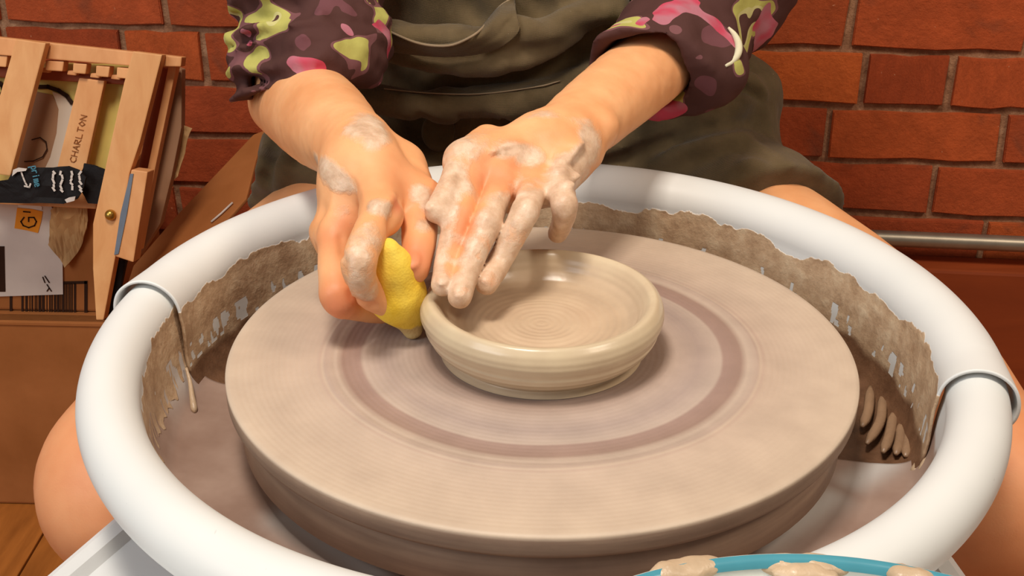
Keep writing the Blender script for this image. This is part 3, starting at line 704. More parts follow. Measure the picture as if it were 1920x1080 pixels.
# pencilled handwriting along the middle slat, read from below
def word(chars, p0, p1, h, pl, off, rad, mat, par, name):
    G = {'C': [[(1, .1), (.5, 0), (0, .3), (0, .7), (.5, 1), (1, .9)]], 'H': [[(0, 0), (0, 1)], [(1, 0), (1, 1)], [(0, .5), (1, .5)]], 'A': [[(0, 0), (.5, 1), (1, 0)], [(.2, .4), (.8, .4)]],
         'R': [[(0, 0), (0, 1), (.8, .9), (.8, .6), (0, .5), (1, 0)]], 'L': [[(0, 1), (0, 0), (.9, 0)]], 'T': [[(.5, 0), (.5, 1)], [(0, 1), (1, 1)]], 'O': [[(.5, 0), (0, .4), (.4, 1), (1, .6), (.5, 0)]], 'N': [[(0, 0), (0, 1), (1, 0), (1, 1)]],
         'p': [[(0, -.5), (0, .7), (.7, .7), (.9, .35), (.7, 0), (0, 0)]], 'r': [[(0, 0), (0, .7)], [(0, .5), (.5, .75), (.8, .7)]], 'i': [[(.4, 0), (.4, .7)], [(.4, .95), (.4, 1.02)]], 'm': [[(0, 0), (0, .7), (.45, .7), (.5, 0)], [(.45, .7), (.95, .7), (1, 0)]], 'e': [[(0, .35), (.95, .4), (.7, .75), (.2, .7), (0, .3), (.3, 0), (.9, .05)]]}
    p0, p1 = np.array(p0, float), np.array(p1, float); n = len(chars); step = (p1-p0)/n; t = step/np.linalg.norm(step); up = np.array([t[1], -t[0]])*h; out = []
    for i, ch in enumerate(chars):
        for ln in G[ch]: out.append([tuple(p0+step*(i+.1)+step*.72*x+up*y) for x, y in ln])
    return strokes(name, out, pl, off, rad, mat, par)
word('CHARLTON', (141, 306), (163, 216), 11, EP, -.0092, .0004, M['inkred'], ez, 'handwriting')
scw = tube('screw', [EP.at(207, 403, .014), EP.at(207, 403, .017), EP.at(207, 403, .0195), EP.at(207, 403, .0205)], [.0056, .0056, .0042, .0015], M['brass'], ez, 20)
S('side_block', [(246, 318), (277, 322), (250, 492), (214, 480)], .022, .022)
S('blue_stripe', [(244, 326), (250, 326), (238, 400), (222, 476), (214, 478), (226, 400)], .001, .0232, M['bluepaint'], 0)
S('side_rail', [(316, 121), (331, 124), (290, 320), (262, 470), (250, 470), (276, 318)], .014, -.016)
S('side_panel', [(300, 116), (318, 120), (278, 318), (252, 470), (238, 470), (262, 300)], .010, -.028, M['darkwood'])
S('side_rail', [(330, 126), (341, 130), (340, 240), (322, 330), (300, 420), (262, 480), (258, 470), (292, 322)], .014, -.036, M['taupe'])
S('strut', [(214, 484), (236, 490), (212, 600), (190, 600)], .008, -.004, M['black'])
crumple('torn_card', [(322, 222), (340, 232), (362, 240), (352, 262), (335, 330), (312, 350), (306, 300)], EP, -.05, M['kraft'], ez, .006, 8)
# black padded mailer lying across the easel, with its printing
mb = empty('plastic_mailer', EP.at(90, 350, .03), label='black plastic mailing bag with pale blue lettering tucked across the easel', cat='mailing bag')
crumple('bag', [(-80, 335), (-10, 340), (18, 336), (30, 318), (60, 314), (100, 314), (130, 311), (150, 318), (165, 332), (160, 352), (148, 372), (120, 382), (60, 380), (-80, 378)], EP, .020, M['black'], mb, .004, 5, .003)
crumple('bag', [(160, 306), (178, 309), (201, 318), (196, 350), (188, 381), (168, 380), (150, 345), (156, 320)], EP, .006, M['black'], mb, .003, 6, .003)
word('prime', (58, 312), (66, 352), 11, EP, .0262, .0005, M['cyan'], mb, 'lettering')
strokes('printed_smile', [[(40, 323), (43, 332), (47, 342), (50, 347)], [(46, 349), (55, 351), (57, 345)]], EP, .0262, .0008, M['paper'], mb)
lines = []
for x_ in (100, 115, 134, 150):
    r2 = random.Random(x_); y_ = 322
    while y_ < 358: d_ = r2.choice((3, 5, 7)); lines.append([(x_+r2.uniform(-2, 2), y_), (x_+r2.uniform(-3, 3), min(y_+d_, 360))]); y_ += d_+r2.choice((2, 4))
strokes('small_print', lines, EP, .0262, .0011, M['paper'], mb)
crumple('torn_edge', [(24, 330), (26, 318), (36, 314), (52, 316), (50, 320), (34, 322)], EP, .026, M['paper'], mb, .002, 9)
crumple('torn_edge', [(122, 374), (130, 370), (142, 368), (140, 376), (126, 380)], EP, .028, M['paper'], mb, .002, 11)

# ================================================================== THE PERSON
ZD = np.array([0, 0, 1.0])
def P_(*a): return np.array(a, float)
# ---- joints of the person's left hand (right in the photograph), fingertips on the dish
LI = {}; tip = atz(830, 534, .043); LI['i'] = [tip]
for uv, L, s_ in (((841, 480), .0215, 1), ((862, 402), .0275, 1), ((893, 318), .043, 1)): LI['i'].append(jt(LI['i'][-1], uv, L, s_))
tip = atz(862, 556, .040); LI['m'] = [tip]
for uv, L, s_ in (((878, 500), .022, 1), ((912, 420), .030, 1), ((944, 335), .045, 1)): LI['m'].append(jt(LI['m'][-1], uv, L, s_))
tip = atz(913, 532, .040); LI['r'] = [tip]
for uv, L, s_ in (((938, 488), .021, 1), ((984, 398), .031, 1), ((1000, 345), .040, 1)): LI['r'].append(jt(LI['r'][-1], uv, L, s_))
WL = jt(LI['m'][3], (1052, 262), .064, 1)
mcpL = jt(WL, (1044, 345), .052, -1)
LI['p'] = [None, None, None, mcpL]; pip = jt(mcpL, (1058, 385), .030, -1); dip = jt(pip, (1054, 418), .018, 1); tp = jt(dip, (1045, 438), .016, 1); LI['p'] = [tp, dip, pip, mcpL]
LT = [jt(LI['i'][3], (915, 272), .036, 1)]; LT.append(jt(LT[0], (872, 300), .034, -1)); LT.append(jt(LT[1], (846, 352), .030, -1)); LT.append(jt(LT[2], (818, 396), .022, -1))
EL = jt(WL, (1292, 66), .238, 1)
# ---- joints of the person's right hand (left in the photograph), closed on the sponge
RI = {}
tip = atz(733, 574, .024); RI['i'] = [tip]
for uv, L, s_ in (((690, 548), .021, -1), ((673, 492), .026, -1), ((711, 400), .042, 1)): RI['i'].append(jt(RI['i'][-1], uv, L, s_))
tip = atz(716, 583, .012); RI['m'] = [tip]
for uv, L, s_ in (((660, 572), .022, -1), ((632, 552), .016, -1), ((627, 440), .046, 1)): RI['m'].append(jt(RI['m'][-1], uv, L, s_))
off = P_(.004, .0165, .0005); RI['r'] = [q+off for q in RI['m']]; RI['r'][3] = RI['m'][3]+P_(-.006, .014, -.004)
RI['p'] = [q+off*1.0+P_(.006, .012, .003) for q in RI['r']]; RI['p'][3] = RI['r'][3]+P_(-.001, .014, -.004)
WR = jt(RI['i'][3], (678, 290), .066, 1)
tip = atz(777, 503, .047); RT_ = [tip]
for uv, L, s_ in (((786, 447), .023, 1), ((782, 380), .032, 1), ((752, 312), .044, 1)): RT_.append(jt(RT_[-1], uv, L, s_))
RT_ = RT_[::-1]
ER = jt(WR, (562, 190), .215, 1)
SR, SL = P_(-.185, .45, .33), P_(.190, .465, .33)
def nail(F, tip, dip, dorsal, r):
    """a flat nail plate pressed into the back of the fingertip"""
    ax = nz(tip-dip); d = nz(dorsal-ax*(dorsal@ax)); sd = np.cross(ax, d)
    c = tip+d*(r*.80)+ax*(r*.05); F.ell(c, (r*.80, r*.62, r*.26), (ax, sd, d), .0008)
    rim_ = [c+ax*r*.85*math.cos(t)*-1+sd*r*.66*math.sin(t) for t in np.linspace(-1.9, 1.9, 12)]
    F.crease(rim_, .0007, .0008)
def build_hand(F, W, E, fingers, thumb, dorsal, radii, tr, side, fs=1.0):
    palm = F.new(); fg = F.new()
    ks = ['i', 'm', 'r', 'p']; mcps = [fingers[k][3] for k in ks]
    ctr = sum(mcps)/4; ax = nz(ctr-W); lat = nz(mcps[0]-mcps[3]); dn = nz(dorsal-ax*(dorsal@ax))
    for i, k in enumerate(ks):
        r0 = radii[k][0]
        w0 = W+lat*(.016-.0105*i)+ax*.006
        palm.cap(w0-dn*.002, mcps[i]-dn*(.0035), .0135, r0+.0018, .012)
    palm.cap(W+ax*.02-dn*.008, ctr-dn*.010, .014, .0125, .012)
    palm.cap(W+lat*.010+ax*.01-dn*.004, thumb[1]-dn*.001, .0145, tr[0]*1.05, .014)
    for i, k in enumerate(ks):
        p = fingers[k][::-1]
        g = F.new(); g.limb(p, radii[k], .002)
        # knuckles: fuller at the joints
        g.ell(p[1]+dn*.0004, (radii[k][1]*.98,)*3, None, .003)
        nail(g, p[3], p[2], dorsal_tip(p, dn), radii[k][3]*1.02)
        fg.merge(g, .0012)
    g = F.new(); g.limb(thumb, tr, .003)
    nail(g, thumb[3], thumb[2], dorsal_tip(thumb, dn+lat*.6), tr[3]*1.02)
    fg2 = fg; palm.merge(g, .004)
    # tendons and knuckle bumps on the back of the hand
    palm.merge(fg2, .0065)
    for i in range(4):
        a = W+lat*(.010-.007*i)+ax*.018; b = mcps[i]
        r0 = radii[ks[i]][0]
        palm.crease([a+dn*.014, (a+b)/2+dn*.0135, b+dn*(r0-.0005)], -.0011, .0028)
        palm.ell(b+dn*.0004, (.0086, .0086, .0074), None, .006)
        if i < 3:
            m_ = (mcps[i]+mcps[i+1])/2; palm.crease([m_-ax*.010+dn*.012, m_+dn*.011+ax*.006], .0014, .0035)
    F.merge(palm, .006)
    # wrist and forearm, flattened at the wrist
    fd = nz(E-W); M1 = W+fd*.05; M2 = W+fd*.13
    F.limb([W+ax*.014, W+fd*.012, M1, M2, E+fd*.035], [.0225, .0238, .0262, .0325*fs, .0355*fs], .014, 5, (dn, 1.12))
    F.ell(W+lat*-.021+fd*.014+dn*.008, (.008,)*3, None, .012)      # wrist bone
def dorsal_tip(p, dn):
    a = nz(p[-1]-p[-2]); return nz(dn-a*(dn@a)+1e-6)
radL = dict(i=[.0088, .0080, .0074, .0067], m=[.0089, .0082, .0075, .0068], r=[.0087, .0080, .0073, .0066], p=[.0080, .0074, .0067, .0060])
radR = dict(i=[.0100, .0094, .0086, .0074], m=[.0100, .0096, .0088, .0076], r=[.0096, .0090, .0082, .0072], p=[.0086, .0078, .0070, .0064])
def bounds(pts, m): pts = np.array(pts); return pts.min(0)-m, pts.max(0)+m
HR = .0013
allL = [q for k in LI for q in LI[k]]+LT+[WL, EL]; lo, hi = bounds(allL, .034); lo[2] = min(lo[2], EL[2]-.045); hi = np.maximum(hi, EL+.045)
FL = Field(lo, hi, HR)
build_hand(FL, WL, EL, LI, LT, nz(-CW*.75+CU*.65), radL, [.0130, .0100, .0082, .0070], 1, .90)
allR = [q for k in RI for q in RI[k]]+RT_+[WR, ER]; lo, hi = bounds(allR, .034); hi = np.maximum(hi, ER+.045); lo = np.minimum(lo, np.r_[ER[0]-.045, lo[1:]])
FR = Field(lo, hi, HR)
dR = nz(P_(-.45, -.35, .85))
build_hand(FR, WR, ER, RI, RT_, dR, radR, [.0160, .0122, .0102, .0088], -1, 1.02)
# creases seen in the photograph: between the two front fingers of the closed hand, wrist folds, web of the thumb
FR.cr([(640, 445), (645, 480), (650, 530), (660, 556), (700, 574)], .0016, .0022)
FR.cr([(752, 372), (738, 400), (733, 430)], .0030, .0030)
FR.cr([(706, 384), (726, 378), (744, 372)], -.0022, .0042)
FL.cr([(1014, 340), (985, 360), (962, 388)], .0014, .0028)
FL.cr([(868, 315), (862, 345), (858, 372)], .0022, .0030)
FL.noise(.0004, 160, 2, 3); FR.noise(.0003, 150, 2, 4)
FL.cap(LI['r'][3], LI['p'][2]*.6+LI['p'][3]*.4, .0085, .0070, .006)
# thick wet slip standing on the wrist and back of the left hand
g = FL.new()
for (u, v, r) in ((1078, 268, .0065), (1066, 284, .006), (1056, 300, .0055), (1048, 318, .005), (1075, 330, .005), (1065, 345, .0045), (948, 272, .0035), (970, 268, .003), (925, 282, .0028)):
    q = FL.hit(u, v)
    if q is not None: g.ell(q, (r*.95, r*.9, r*.36), None, .006)
FL.merge(g, .004)

def skin_attrs(V, clays, reds, seed):
    cl = np.zeros(len(V)); rd = np.zeros(len(V))
    for c, r, a in clays:
        if c is None: continue
        c = np.asarray(c); d = np.sqrt((((V-c)/np.asarray(r))**2).sum(1)); v = np.clip(1.35-d*.85, 0, 1)*abs(a)
        cl = np.maximum(cl, v) if a > 0 else cl*(1-v)
    for c, r, a in reds:
        if c is None: continue
        d = np.sqrt((((V-np.asarray(c))/r)**2).sum(1)); rd = np.maximum(rd, np.clip(1.2-d, 0, 1)*a)
    cl = np.clip(cl+(fbm(V*70, 3, seed)-.5)*.35*(cl > .05), 0, 1)
    return cl, rd
VL, QL = FL.mesh(); VR, QR = FR.mesh()
hL = FL.hit; hR = FR.hit
clL = [(q, .021, .95) for k in 'imr' for q in LI[k][:3]]+[(q, .020, .95) for q in LI['p']]+[(q, .018, .95) for q in LT[1:]]
clL += [((LI[k][3]*t+WL*(1-t)), .022, .9) for k in 'imrp' for t in (.95, .6)]
clL += [(hL(1085, 265), .016, 1), (hL(1075, 300), .018, 1), (hL(1100, 275), .014, 1), (hL(1060, 340), .016, 1), (hL(1020, 225), (.013, .013, .006), .95), (hL(995, 240), (.008, .01, .006), .9), (hL(1100, 252), .012, 1)]
clL += [(hL(950, 305), (.014, .02, .007), -.95), (hL(905, 345), .009, -.95), (hL(925, 325), .010, -.95), (hL(1005, 305), (.008, .02, .008), -.9), (hL(885, 385), .0085, -.95), (hL(872, 425), .007, -.9), (hL(858, 470), .006, -.85), (hL(848, 505), .0055, -.75), (hL(1000, 262), (.020, .02, .008), -.95), (hL(1040, 250), (.018, .02, .008), -.9), (hL(960, 258), (.014, .02, .006), -.85), (hL(870, 545), .005, -.35), (hL(925, 520), .006, -.35), (hL(900, 480), .004, -.4)]
clL += [(hL(960, 280), (.016, .012, .004), .9), (hL(990, 292), (.010, .012, .005), .9)]
rdL = [(hL(925, 330), .022, .55), (hL(960, 300), .02, .45), (LI['i'][0], .014, .4), (LI['m'][0], .014, .4), (LI['r'][0], .014, .4), (LI['p'][0], .012, .4), (hL(870, 430), .02, .5)]
a1, r1 = skin_attrs(VL, clL, rdL, 31)
clR = [(hR(690, 232), (.014, .02, .008), .95), (hR(708, 248), (.010, .02, .007), .95), (hR(618, 322), (.014, .02, .0055), .95), (hR(640, 342), (.012, .02, .0055), .9), (hR(596, 302), (.008, .02, .004), .85), (hR(722, 392), .0060, .8), (hR(705, 385), .006, .8), (hR(790, 365), .007, .85), (hR(802, 385), .006, .85), (hR(685, 440), .012, .62), (hR(672, 480), .012, .66), (hR(675, 530), .012, .62), (hR(690, 555), .010, .62), (hR(795, 420), .006, .7), (hR(640, 400), .008, .4)]
rdR = [(hR(630, 580), .020, .75), (hR(640, 560), .016, .5), (hR(780, 480), .016, .75), (hR(775, 500), .012, .7), (hR(620, 440), .014, .45), (hR(640, 420), .012, .5), (hR(690, 560), .012, .5), (hR(745, 385), .007, .9), (hR(750, 330), .03, .3)]
a2, r2 = skin_attrs(VR, clR, rdR, 33)

# ---- the rest of the body on a coarser grid: upper arms, trunk, neck and head, legs
FB = Field((-.50, -.16, -.56), (.50, .74, .72), .007)
HPR, HPL = P_(-.095, .50, -.085), P_(.085, .50, -.085)
KR, KL = P_(-.268, .055, -.132), P_(.286, .060, -.128)
MID = (P_(-.238, .225, -.116), P_(.250, .235, -.112))
AR, AL = P_(-.262, .12, -.49), P_(.290, .12, -.49)
for H_, K_, A_ in ((HPR, KR, AR), (HPL, KL, AL)):
    FB.limb([H_, MID[0] if K_[0] < 0 else MID[1], K_, K_+P_(0, -.010, -.012)], [.084, .0675, .056, .053], .02, 5); FB.ell(K_+P_(0, -.004, .002), (.055, .054, .055), None, .01)
    m_ = K_*.68+A_*.32; FB.cap(K_, m_+P_(0, .012, 0), .054, .055, .02); FB.cap(m_+P_(0, .012, 0), A_, .055, .034, .02)
    FB.cap(A_, A_+P_(0, -.02, -.035), .034, .030, .02); FB.cap(A_+P_(0, .01, -.035), A_+P_(0, -.14, -.04), .027, .02, .02)
for S_, E_ in ((SR, ER), (SL, EL)):
    FB.cap(S_, E_, .045, .034, .02)
FB.ell((-.01, .50, -.05), (.155, .115, .10), None, .03); FB.ell((-.01, .475, .07), (.125, .088, .13), None, .04); FB.ell((-.01, .455, .23), (.145, .09, .15), None, .04)
FB.cap(SR, SL, .045, .045, .04); FB.cap((-.01, .45, .33), (-.01, .42, .44), .050, .045, .03)
HC = P_(-.01, .385, .53)
FB.ell(HC+P_(0, .01, .02), (.072, .088, .092), None, .01); FB.ell(HC+P_(0, -.028, -.045), (.050, .052, .055), None, .03)
FB.ell(HC+P_(0, -.088, -.012), (.010, .018, .020), None, .012)
for sx in (-1, 1):
    FB.ell(HC+P_(sx*.074, .012, -.008), (.008, .016, .027), None, .006); FB.crease([HC+P_(sx*.018, -.078, .012), HC+P_(sx*.040, -.072, .012)], .005, .012)
FB.crease([HC+P_(-.022, -.080, -.050), HC+P_(.022, -.080, -.050)], .003, .005)
VB, QB = FB.mesh()
V = np.vstack([VL, VR, VB]); Q = np.vstack([QL, QR+len(VL), QB+len(VL)+len(VR)])
person = empty('person', (0, .5, FZ), label='person in olive overalls and a patterned shirt with rolled sleeves shaping clay at the wheel', cat='person')
rb_ = np.zeros(len(VB))
for K_ in (KR, KL): rb_ = np.maximum(rb_, np.clip(1.3-np.linalg.norm(VB-K_, axis=1)/.10, 0, 1)*.55)
body = meshobj('body', V, Q, M['skin'], person, True, dict(clay=np.r_[a1, a2, np.zeros(len(VB))], red=np.r_[r1, r2, rb_]))

# ---- hair
FHr = Field(HC-.15, HC+.15, .006)
FHr.ell(HC+P_(0, .022, .032), (.082, .092, .094), None, .01); FHr.ell(HC+P_(0, .095, .06), (.042, .042, .042), None, .015); FHr.cutplane(HC+P_(0, -.035, .03), (0, -.8, -.45), .01)
FHr.noise(.004, 60, 2, 5, (1, 1, .2)); v_, q_ = FHr.mesh(); meshobj('hair', v_, q_, M['hair'], person)

# ---- olive overalls: bib, waist, wide shorts
FO = Field((-.34, .22, -.21), (.31, .70, .34), .0034)
FO.ell((-.012, .50, -.06), (.175, .128, .105), None, .03)
FO.ell((-.015, .482, .055), (.150, .118, .12), None, .05)
FO.ell((-.015, .465, .20), (.152, .108, .14), None, .05)
for H_, K_, sg_, e_ in ((HPR, KR, -1, .44), (HPL, KL, 1, .43)):
    g = FO.new(); d_ = K_-H_; Mm = MID[0] if K_[0] < 0 else MID[1]; d_ = Mm-H_; g.cap(H_, H_+d_*.95, .100, .090, .02)
    hemp = H_+d_*.56; g.cutplane(hemp, nz(d_+P_(sg_*-.03, 0, -.05)), .004)
    g.cut(H_+d_*.36, H_+d_*1.2, .060, .0845, .004)
    FO.merge(g, .035)
# hip fullness on the right of the photograph
FO.cap(aty(1330, 150, .47), aty(1395, 185, .46), .040, .036, .03); FO.cap(aty(1340, 230, .42), aty(1385, 235, .43), .036, .030, .02)
FO.cap(aty(560, 290, .40), aty(610, 270, .42), .034, .04, .02)
# belly fold under the waistband, rolled bib edge
FO.limb([aty(690, 185, .368), aty(780, 196, .352), aty(900, 196, .348), aty(1020, 180, .352), aty(1180, 110, .380)], [.010, .014, .0145, .014, .010], .004, 4)
FO.limb([aty(675, 60, .372), aty(760, 84, .350), aty(860, 92, .338), aty(1000, 74, .342), aty(1150, 15, .372)], [.014, .018, .021, .020, .014], .006, 4)
cr = lambda uv, a_, w_: FO.cr(uv, a_*2.0, w_*1.2)
cr([(708, 211), (760, 214), (880, 214), (980, 205), (1060, 190)], .006, .006)
cr([(686, 88), (740, 98), (860, 106), (960, 100), (1060, 84), (1140, 55)], .0055, .006)
cr([(720, 163), (800, 170), (900, 172), (1000, 160)], .0016, .0022); cr([(730, 172), (800, 181), (900, 184), (1000, 172)], -.0016, .003)
cr([(1040, 120), (1100, 95), (1150, 60)], .004, .006); cr([(960, 145), (1040, 128), (1110, 110)], -.003, .006); cr([(700, 130), (740, 150), (800, 158)], .003, .005)
for x_ in (868, 885, 905, 925, 945): cr([(x_, 218), (x_-4, 245), (x_-8, 275)], .0035 if x_ != 905 else .005, .0028)
for x_ in (770, 790): cr([(x_, 225), (x_+14, 262), (x_+20, 300)], .003, .005)
def roll(uv, r, out, k=.004, tw=nz(-CW)):
    h_ = FO.hits(uv)[::3]
    if len(h_) < 3: return
    n = len(h_); FO.limb([q-tw*(r-out)*(.6 if 0 < i < n-1 else 1.3) for i, q in enumerate(h_)], [r*(.55+.45*math.sin(math.pi*(i+.6)/(n+.2))) for i in range(n)], k, 2)
roll([(1095, 298), (1180, 268), (1260, 238), (1330, 220), (1402, 214)], .019, .010, .003)
roll([(1210, 232), (1280, 200), (1350, 186), (1428, 204)], .012, .0045, .004)
roll([(1290, 168), (1350, 150), (1400, 152), (1432, 178)], .011, .005, .003)
roll([(1240, 318), (1300, 282), (1370, 258), (1415, 262)], .014, .004, .004)
roll([(1385, 322), (1420, 312), (1455, 322)], .008, .0035, .003)
roll([(505, 345), (500, 305), (520, 268)], .010, .005, .003); roll([(535, 350), (532, 315), (552, 285)], .009, .004, .003); roll([(480, 352), (520, 345), (570, 338)], .007, .003, .003)
roll([(700, 138), (800, 150), (900, 152), (1000, 138), (1090, 110)], .010, .003, .004)
roll([(940, 40), (1010, 60), (1080, 40)], .012, .004, .005); roll([(760, 30), (830, 50), (890, 30)], .010, .003, .005)
cr([(1095, 322), (1180, 292), (1260, 262), (1330, 243), (1405, 230), (1440, 236)], .0060, .0048)
cr([(1250, 298), (1320, 268), (1385, 260), (1420, 275)], -.0024, .0060); cr([(1270, 330), (1340, 292), (1400, 282)], .0014, .0035)
cr([(1318, 158), (1380, 165), (1432, 196)], .0022, .0030); cr([(1330, 178), (1385, 186), (1425, 214)], .0020, .0028); cr([(1352, 140), (1400, 148), (1430, 168)], -.0014, .004)
cr([(1200, 240), (1260, 212), (1310, 190)], .0015, .0035)
cr([(520, 262), (505, 290), (500, 330)], .006, .005); cr([(545, 275), (530, 310), (525, 345)], -.004, .006); cr([(560, 300), (600, 320), (640, 330)], .004, .006); cr([(500, 270), (492, 300), (490, 335)], -.003, .004)
cr([(640, 0), (680, 60), (700, 110)], .003, .006); cr([(1010, 0), (1040, 40), (1110, 60)], .003, .008); cr([(880, 0), (900, 40), (930, 60)], .003, .007)
FO.noise(.0050, 24, 3, 8); FO.noise(.0020, 75, 2, 9)
v_, q_ = FO.mesh(); ov = meshobj('overalls', v_, q_, M['olive'], person)
# straps over the shoulders
for sx, S_ in ((-.075, SR), (.055, SL)):
    tube('strap', [P_(sx, .375, .30), P_(sx*1.05, .40, .362), P_(sx*1.05, .45, .385), P_(sx, .53, .34), P_(sx*.5, .56, .22)], .013, M['olive'], ov, 12)
# the bib pocket, gaping open at the top, with a pale worn edge
def surf(u, v, off=0, F=FO, n_=None):
    q = F.hit(u, v)
    if q is None: q = aty(u, v, .36)
    return q-nz(ray(u, v))*off
# pocket as a pouch in front of the bib
rows_ = []
top_px = [(672, 28), (690, 34), (712, 50), (745, 66), (780, 80), (815, 86), (850, 84), (885, 68), (905, 52), (920, 32), (938, 12), (952, 2), (962, -6)]
bot_px = [(688, 88), (704, 92), (725, 94), (750, 98), (785, 102), (818, 105), (850, 105), (885, 102), (915, 96), (940, 88), (955, 78), (968, 66), (975, 56)]
nt = len(top_px); vv = []
for j in range(9):
    t = j/8
    for i in range(nt):
        u = top_px[i][0]*(1-t)+bot_px[i][0]*t; v = top_px[i][1]*(1-t)+bot_px[i][1]*t; edge = math.sin(math.pi*i/(nt-1))
        vv.append(surf(u, v, .004+.016*edge*(1-t)**.7+.004*edge))
ff = [(j*nt+i, j*nt+i+1, (j+1)*nt+i+1, (j+1)*nt+i) for j in range(8) for i in range(nt-1)]
pk = meshobj('pocket', vv, ff, M['olive'], ov); m = pk.modifiers.new('s', 'SUBSURF'); m.levels = 2; m.render_levels = 2; m = pk.modifiers.new('t', 'SOLIDIFY'); m.thickness = .0022; m.offset = 0
M['edge'] = simple('worn_seam_edge', srgb(140, 120, 96), .9, .2)
tube('pocket_edge', smooth_prof([list(vv[i]) for i in range(nt)], 4), .0010, M['edge'], pk, 8)
# big cloth covered button on the fly
bq = surf(822, 248, .006); bn = nz(-ray(826, 246)); ba = nz(np.cross(bn, ZD)); bb_ = np.cross(bn, ba)
bmn = bmesh.new(); rings = []
for r_, h_ in ((.0005, .0052), (.006, .0050), (.0105, .0040), (.0120, .0046), (.0150, .0034), (.0162, .0005), (.0150, -.004)):
    rings.append([bmn.verts.new(Vector(bq+bn*h_+r_*(ba*math.cos(a_)*.88+bb_*math.sin(a_)))) for a_ in np.linspace(0, 2*math.pi, 28, endpoint=False)])
for a_, b_ in zip(rings[:-1], rings[1:]):
    for i in range(28): bmn.faces.new((a_[i], a_[(i+1) % 28], b_[(i+1) % 28], b_[i]))
bmn.faces.new(rings[0]); bmesh.ops.recalc_face_normals(bmn, faces=bmn.faces)
bmobj('button', bmn, M['olive'], ov, True)
# stitching lines
for ln in ([(720, 166), (800, 174), (900, 176), (1005, 163), (1050, 152)], [(668, 34), (676, 60), (686, 86)]):
    P = [surf(*q, .0010) for q in ln]; tube('stitching', smooth_prof([list(p) for p in P], 5), .0006, M['edge'], ov, 6)

# ---- rolled shirt sleeves
def tri(ax, s_=0):
    ax = nz(ax+P_(math.sin(s_*3)*.10, math.cos(s_*5)*.08, 0)); a = nz(np.cross(ax, P_(.3, .8, .1))); return (a, np.cross(ax, a), ax)
# right sleeve of the person, left in the photograph: bunched in stacked rolls above the elbow
fR = nz(WR-ER); endR = ER+nz(SR-ER)*.012+P_(0, 0, 0)
FS = Field(*bounds([ER, SR, WR*.2+ER*.8], .085), .0026)
axR = nz(SR-ER)
FS.cap(ER+axR*.010, ER*.5+SR*.5, .044, .054, .01); FS.cap(ER*.5+SR*.5, SR, .062, .066, .03)
for t_, r_, w_ in ((-.004, .048, .011), (.014, .052, .009), (.030, .053, .010), (.047, .055, .009), (.064, .054, .010), (.082, .057, .010), (.10, .058, .010)):
    c_ = ER+axR*t_; FS.ell(c_, (r_+.002, r_+.002, w_), tri(axR, t_*40), .004)
FS.cap(aty(600, 120, ER[1]-.03), aty(655, 80, ER[1]+.01), .026, .030, .03)
FS.cutplane(aty(545, 172, ER[1]-.03), nz(P_(.10, -.30, -.95)), .003)
FS.cut(ER-axR*.08, ER+axR*.02, .037, .038, .003)
for k_, (p0, p1, p2) in enumerate((((432, 60), (500, 72), (600, 50)), ((440, 98), (510, 88), (600, 76)), ((450, 130), (520, 108), (590, 95)), ((470, 152), (540, 138), (620, 130)), ((430, 26), (500, 34), (580, 20)))):
    FS.cr([p0, p1, p2], .0042, .0042)
FS.cr([(500, 110), (540, 100), (580, 96)], .004, .003)
FS.noise(.0065, 34, 3, 14); FS.noise(.0016, 110, 2, 15)
v_, q_ = FS.mesh(); meshobj('sleeve', v_, q_, M['shirt'], person)
# left sleeve of the person, right in the photograph: one wide turned cuff with a flared corner
axL = nz(SL-EL)
FS2 = Field(*bounds([EL, SL, WL*.35+EL*.65], .085), .0026)
fL = nz(EL-WL); c0 = jt(WL, (1203, 140), .126, 1); c1 = EL+fL*.03
g = FS2.new(); c2 = EL+fL*.004; g.cap(c0-fL*.03, c2, .0350, .052, .02)
g.cap(c0+P_(.026, .0, -.026), c0+P_(.056, .03, -.006), .010, .022, .022)
g.cutplane(c2+fL*.010, fL+.30*CR+.10*CU, .005); g.noise(.0035, 30, 3, 41)
FS2.cap(EL-fL*.02, EL*.5+SL*.5, .044, .052, .02); FS2.cap(EL*.5+SL*.5, SL, .052, .058, .03)
FS2.cap(aty(1385, 30, EL[1]+.02), aty(1412, -30, EL[1]+.03), .030, .036, .02); FS2.merge(g, .0015)
FS2.cutplane(c0+fL*.004, -fL+.38*CR-.38*CU, .002)
FS2.cut(c0-fL*.08, c0+fL*.02, .0298, .0310, .002)
FS2.cr([(1225, 60), (1260, 90), (1300, 150)], .0035, .006); FS2.cr([(1290, 60), (1320, 100), (1330, 160)], -.003, .008); FS2.cr([(1160, 50), (1220, 70), (1270, 110)], -.002, .008)
FS2.noise(.0045, 30, 3, 24); FS2.noise(.0012, 110, 2, 25)
v_, q_ = FS2.mesh(); meshobj('sleeve', v_, q_, M['shirt'], person)
M['lining'] = simple('pale_cuff_lining', srgb(206, 198, 168), .85, .2)
lp = [FS2.hit(*q) for q in ((1366, 52), (1378, 66), (1385, 84), (1383, 102), (1372, 116), (1360, 124))]; lp = [q+nz(ray(1370, 90))*.0005 for q in lp if q is not None]
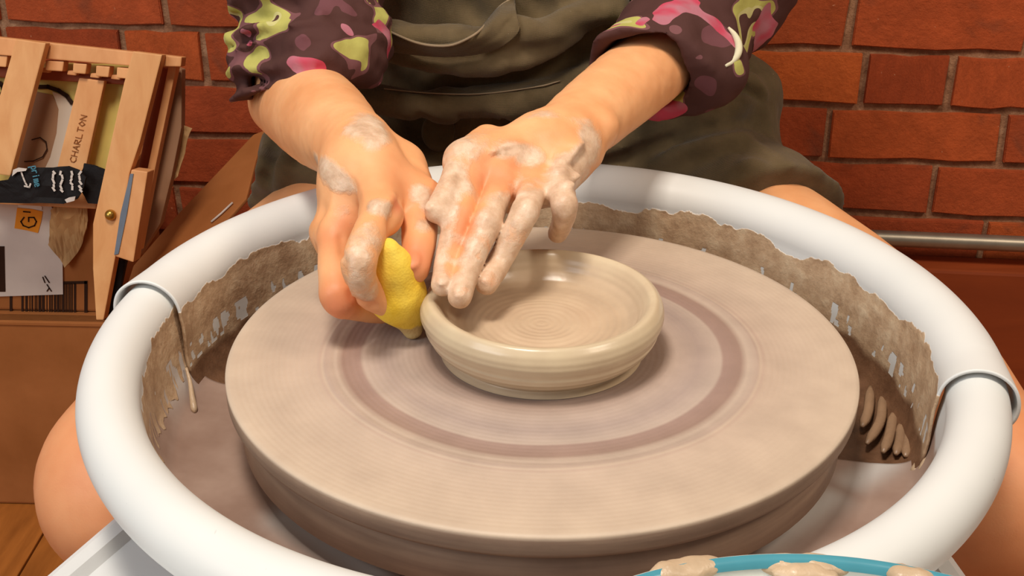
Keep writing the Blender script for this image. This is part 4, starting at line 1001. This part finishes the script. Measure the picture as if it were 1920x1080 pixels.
if len(lp) > 3: tube('cuff_lining', smooth_prof([list(q) for q in lp], 4), [.0010+.0018*math.sin(math.pi*i/((len(lp)-1)*4)) for i in range((len(lp)-1)*4+1)], M['lining'], person)
# shirt over shoulders and collar
FC = Field((-.27, .32, .25), (.25, .60, .45), .006)
FC.cap(SR, SL, .060, .060, .03); FC.ell((-.01, .465, .27), (.155, .105, .13), None, .04); FC.cap((-.01, .455, .36), (-.01, .44, .405), .064, .058, .02); FC.cut((-.01, .44, .38), (-.01, .41, .5), .048, .05, .004); FC.noise(.004, 30, 2, 4)
v_, q_ = FC.mesh(); meshobj('shirt', v_, q_, M['shirt'], person)

# ================================================================== SPONGE held in the closed hand
sp = Field((-.125, -.04, -.004), (-.045, .085, .095), .0012)
sb, sm_, st_ = atz(773, 616, .006), atz(744, 552, .030), atz(727, 466, .062)
sideN = nz(CW*.9+CR*.3)
sp.cap(sb, sm_, .0065, .0150, .012, (sideN, 1.25)); sp.cap(sm_, sm_*.4+st_*.6, .0150, .0110, .012, (sideN, 1.25)); sp.cap(sm_*.4+st_*.6, st_, .0105, .006, .01, (sideN, 1.25))
sp.noise(.0004, 60, 2, 2); sp.noise(.0002, 400, 1, 3)
v_, q_ = sp.mesh()
cl = np.clip((.017-v_[:, 2])/.012, 0, 1)*.9
dq = np.linalg.norm(v_-atz(797, 525, .03), axis=1); cl = np.maximum(cl, np.clip(1.3-dq/.008, 0, 1))
so = meshobj('sponge', v_, q_, M['sponge'], None, True, dict(clay=cl))
tag(so, 'yellow sponge with a clay-wet tip squeezed in the closed hand against the dish', 'sponge')

# stool under the person
stool = empty('stool', (-.01, .55, FZ), label='round wooden stool the person sits on behind the wheel', cat='stool')
lathe('seat', smooth_prof([(0, -.175), (.14, -.175), (.162, -.18), (.165, -.19), (.16, -.202), (0, -.205)], 4), M['pine'], stool, 64, (-.01, .55, -.008))
for a_ in (45, 135, 225, 315):
    c_, s_ = math.cos(R(a_)), math.sin(R(a_)); tube('leg', [(-.01+.10*c_, .55+.10*s_, -.204), (-.01+.15*c_, .55+.15*s_, FZ+.001)], [.015, .012], M['pine'], stool, 14)
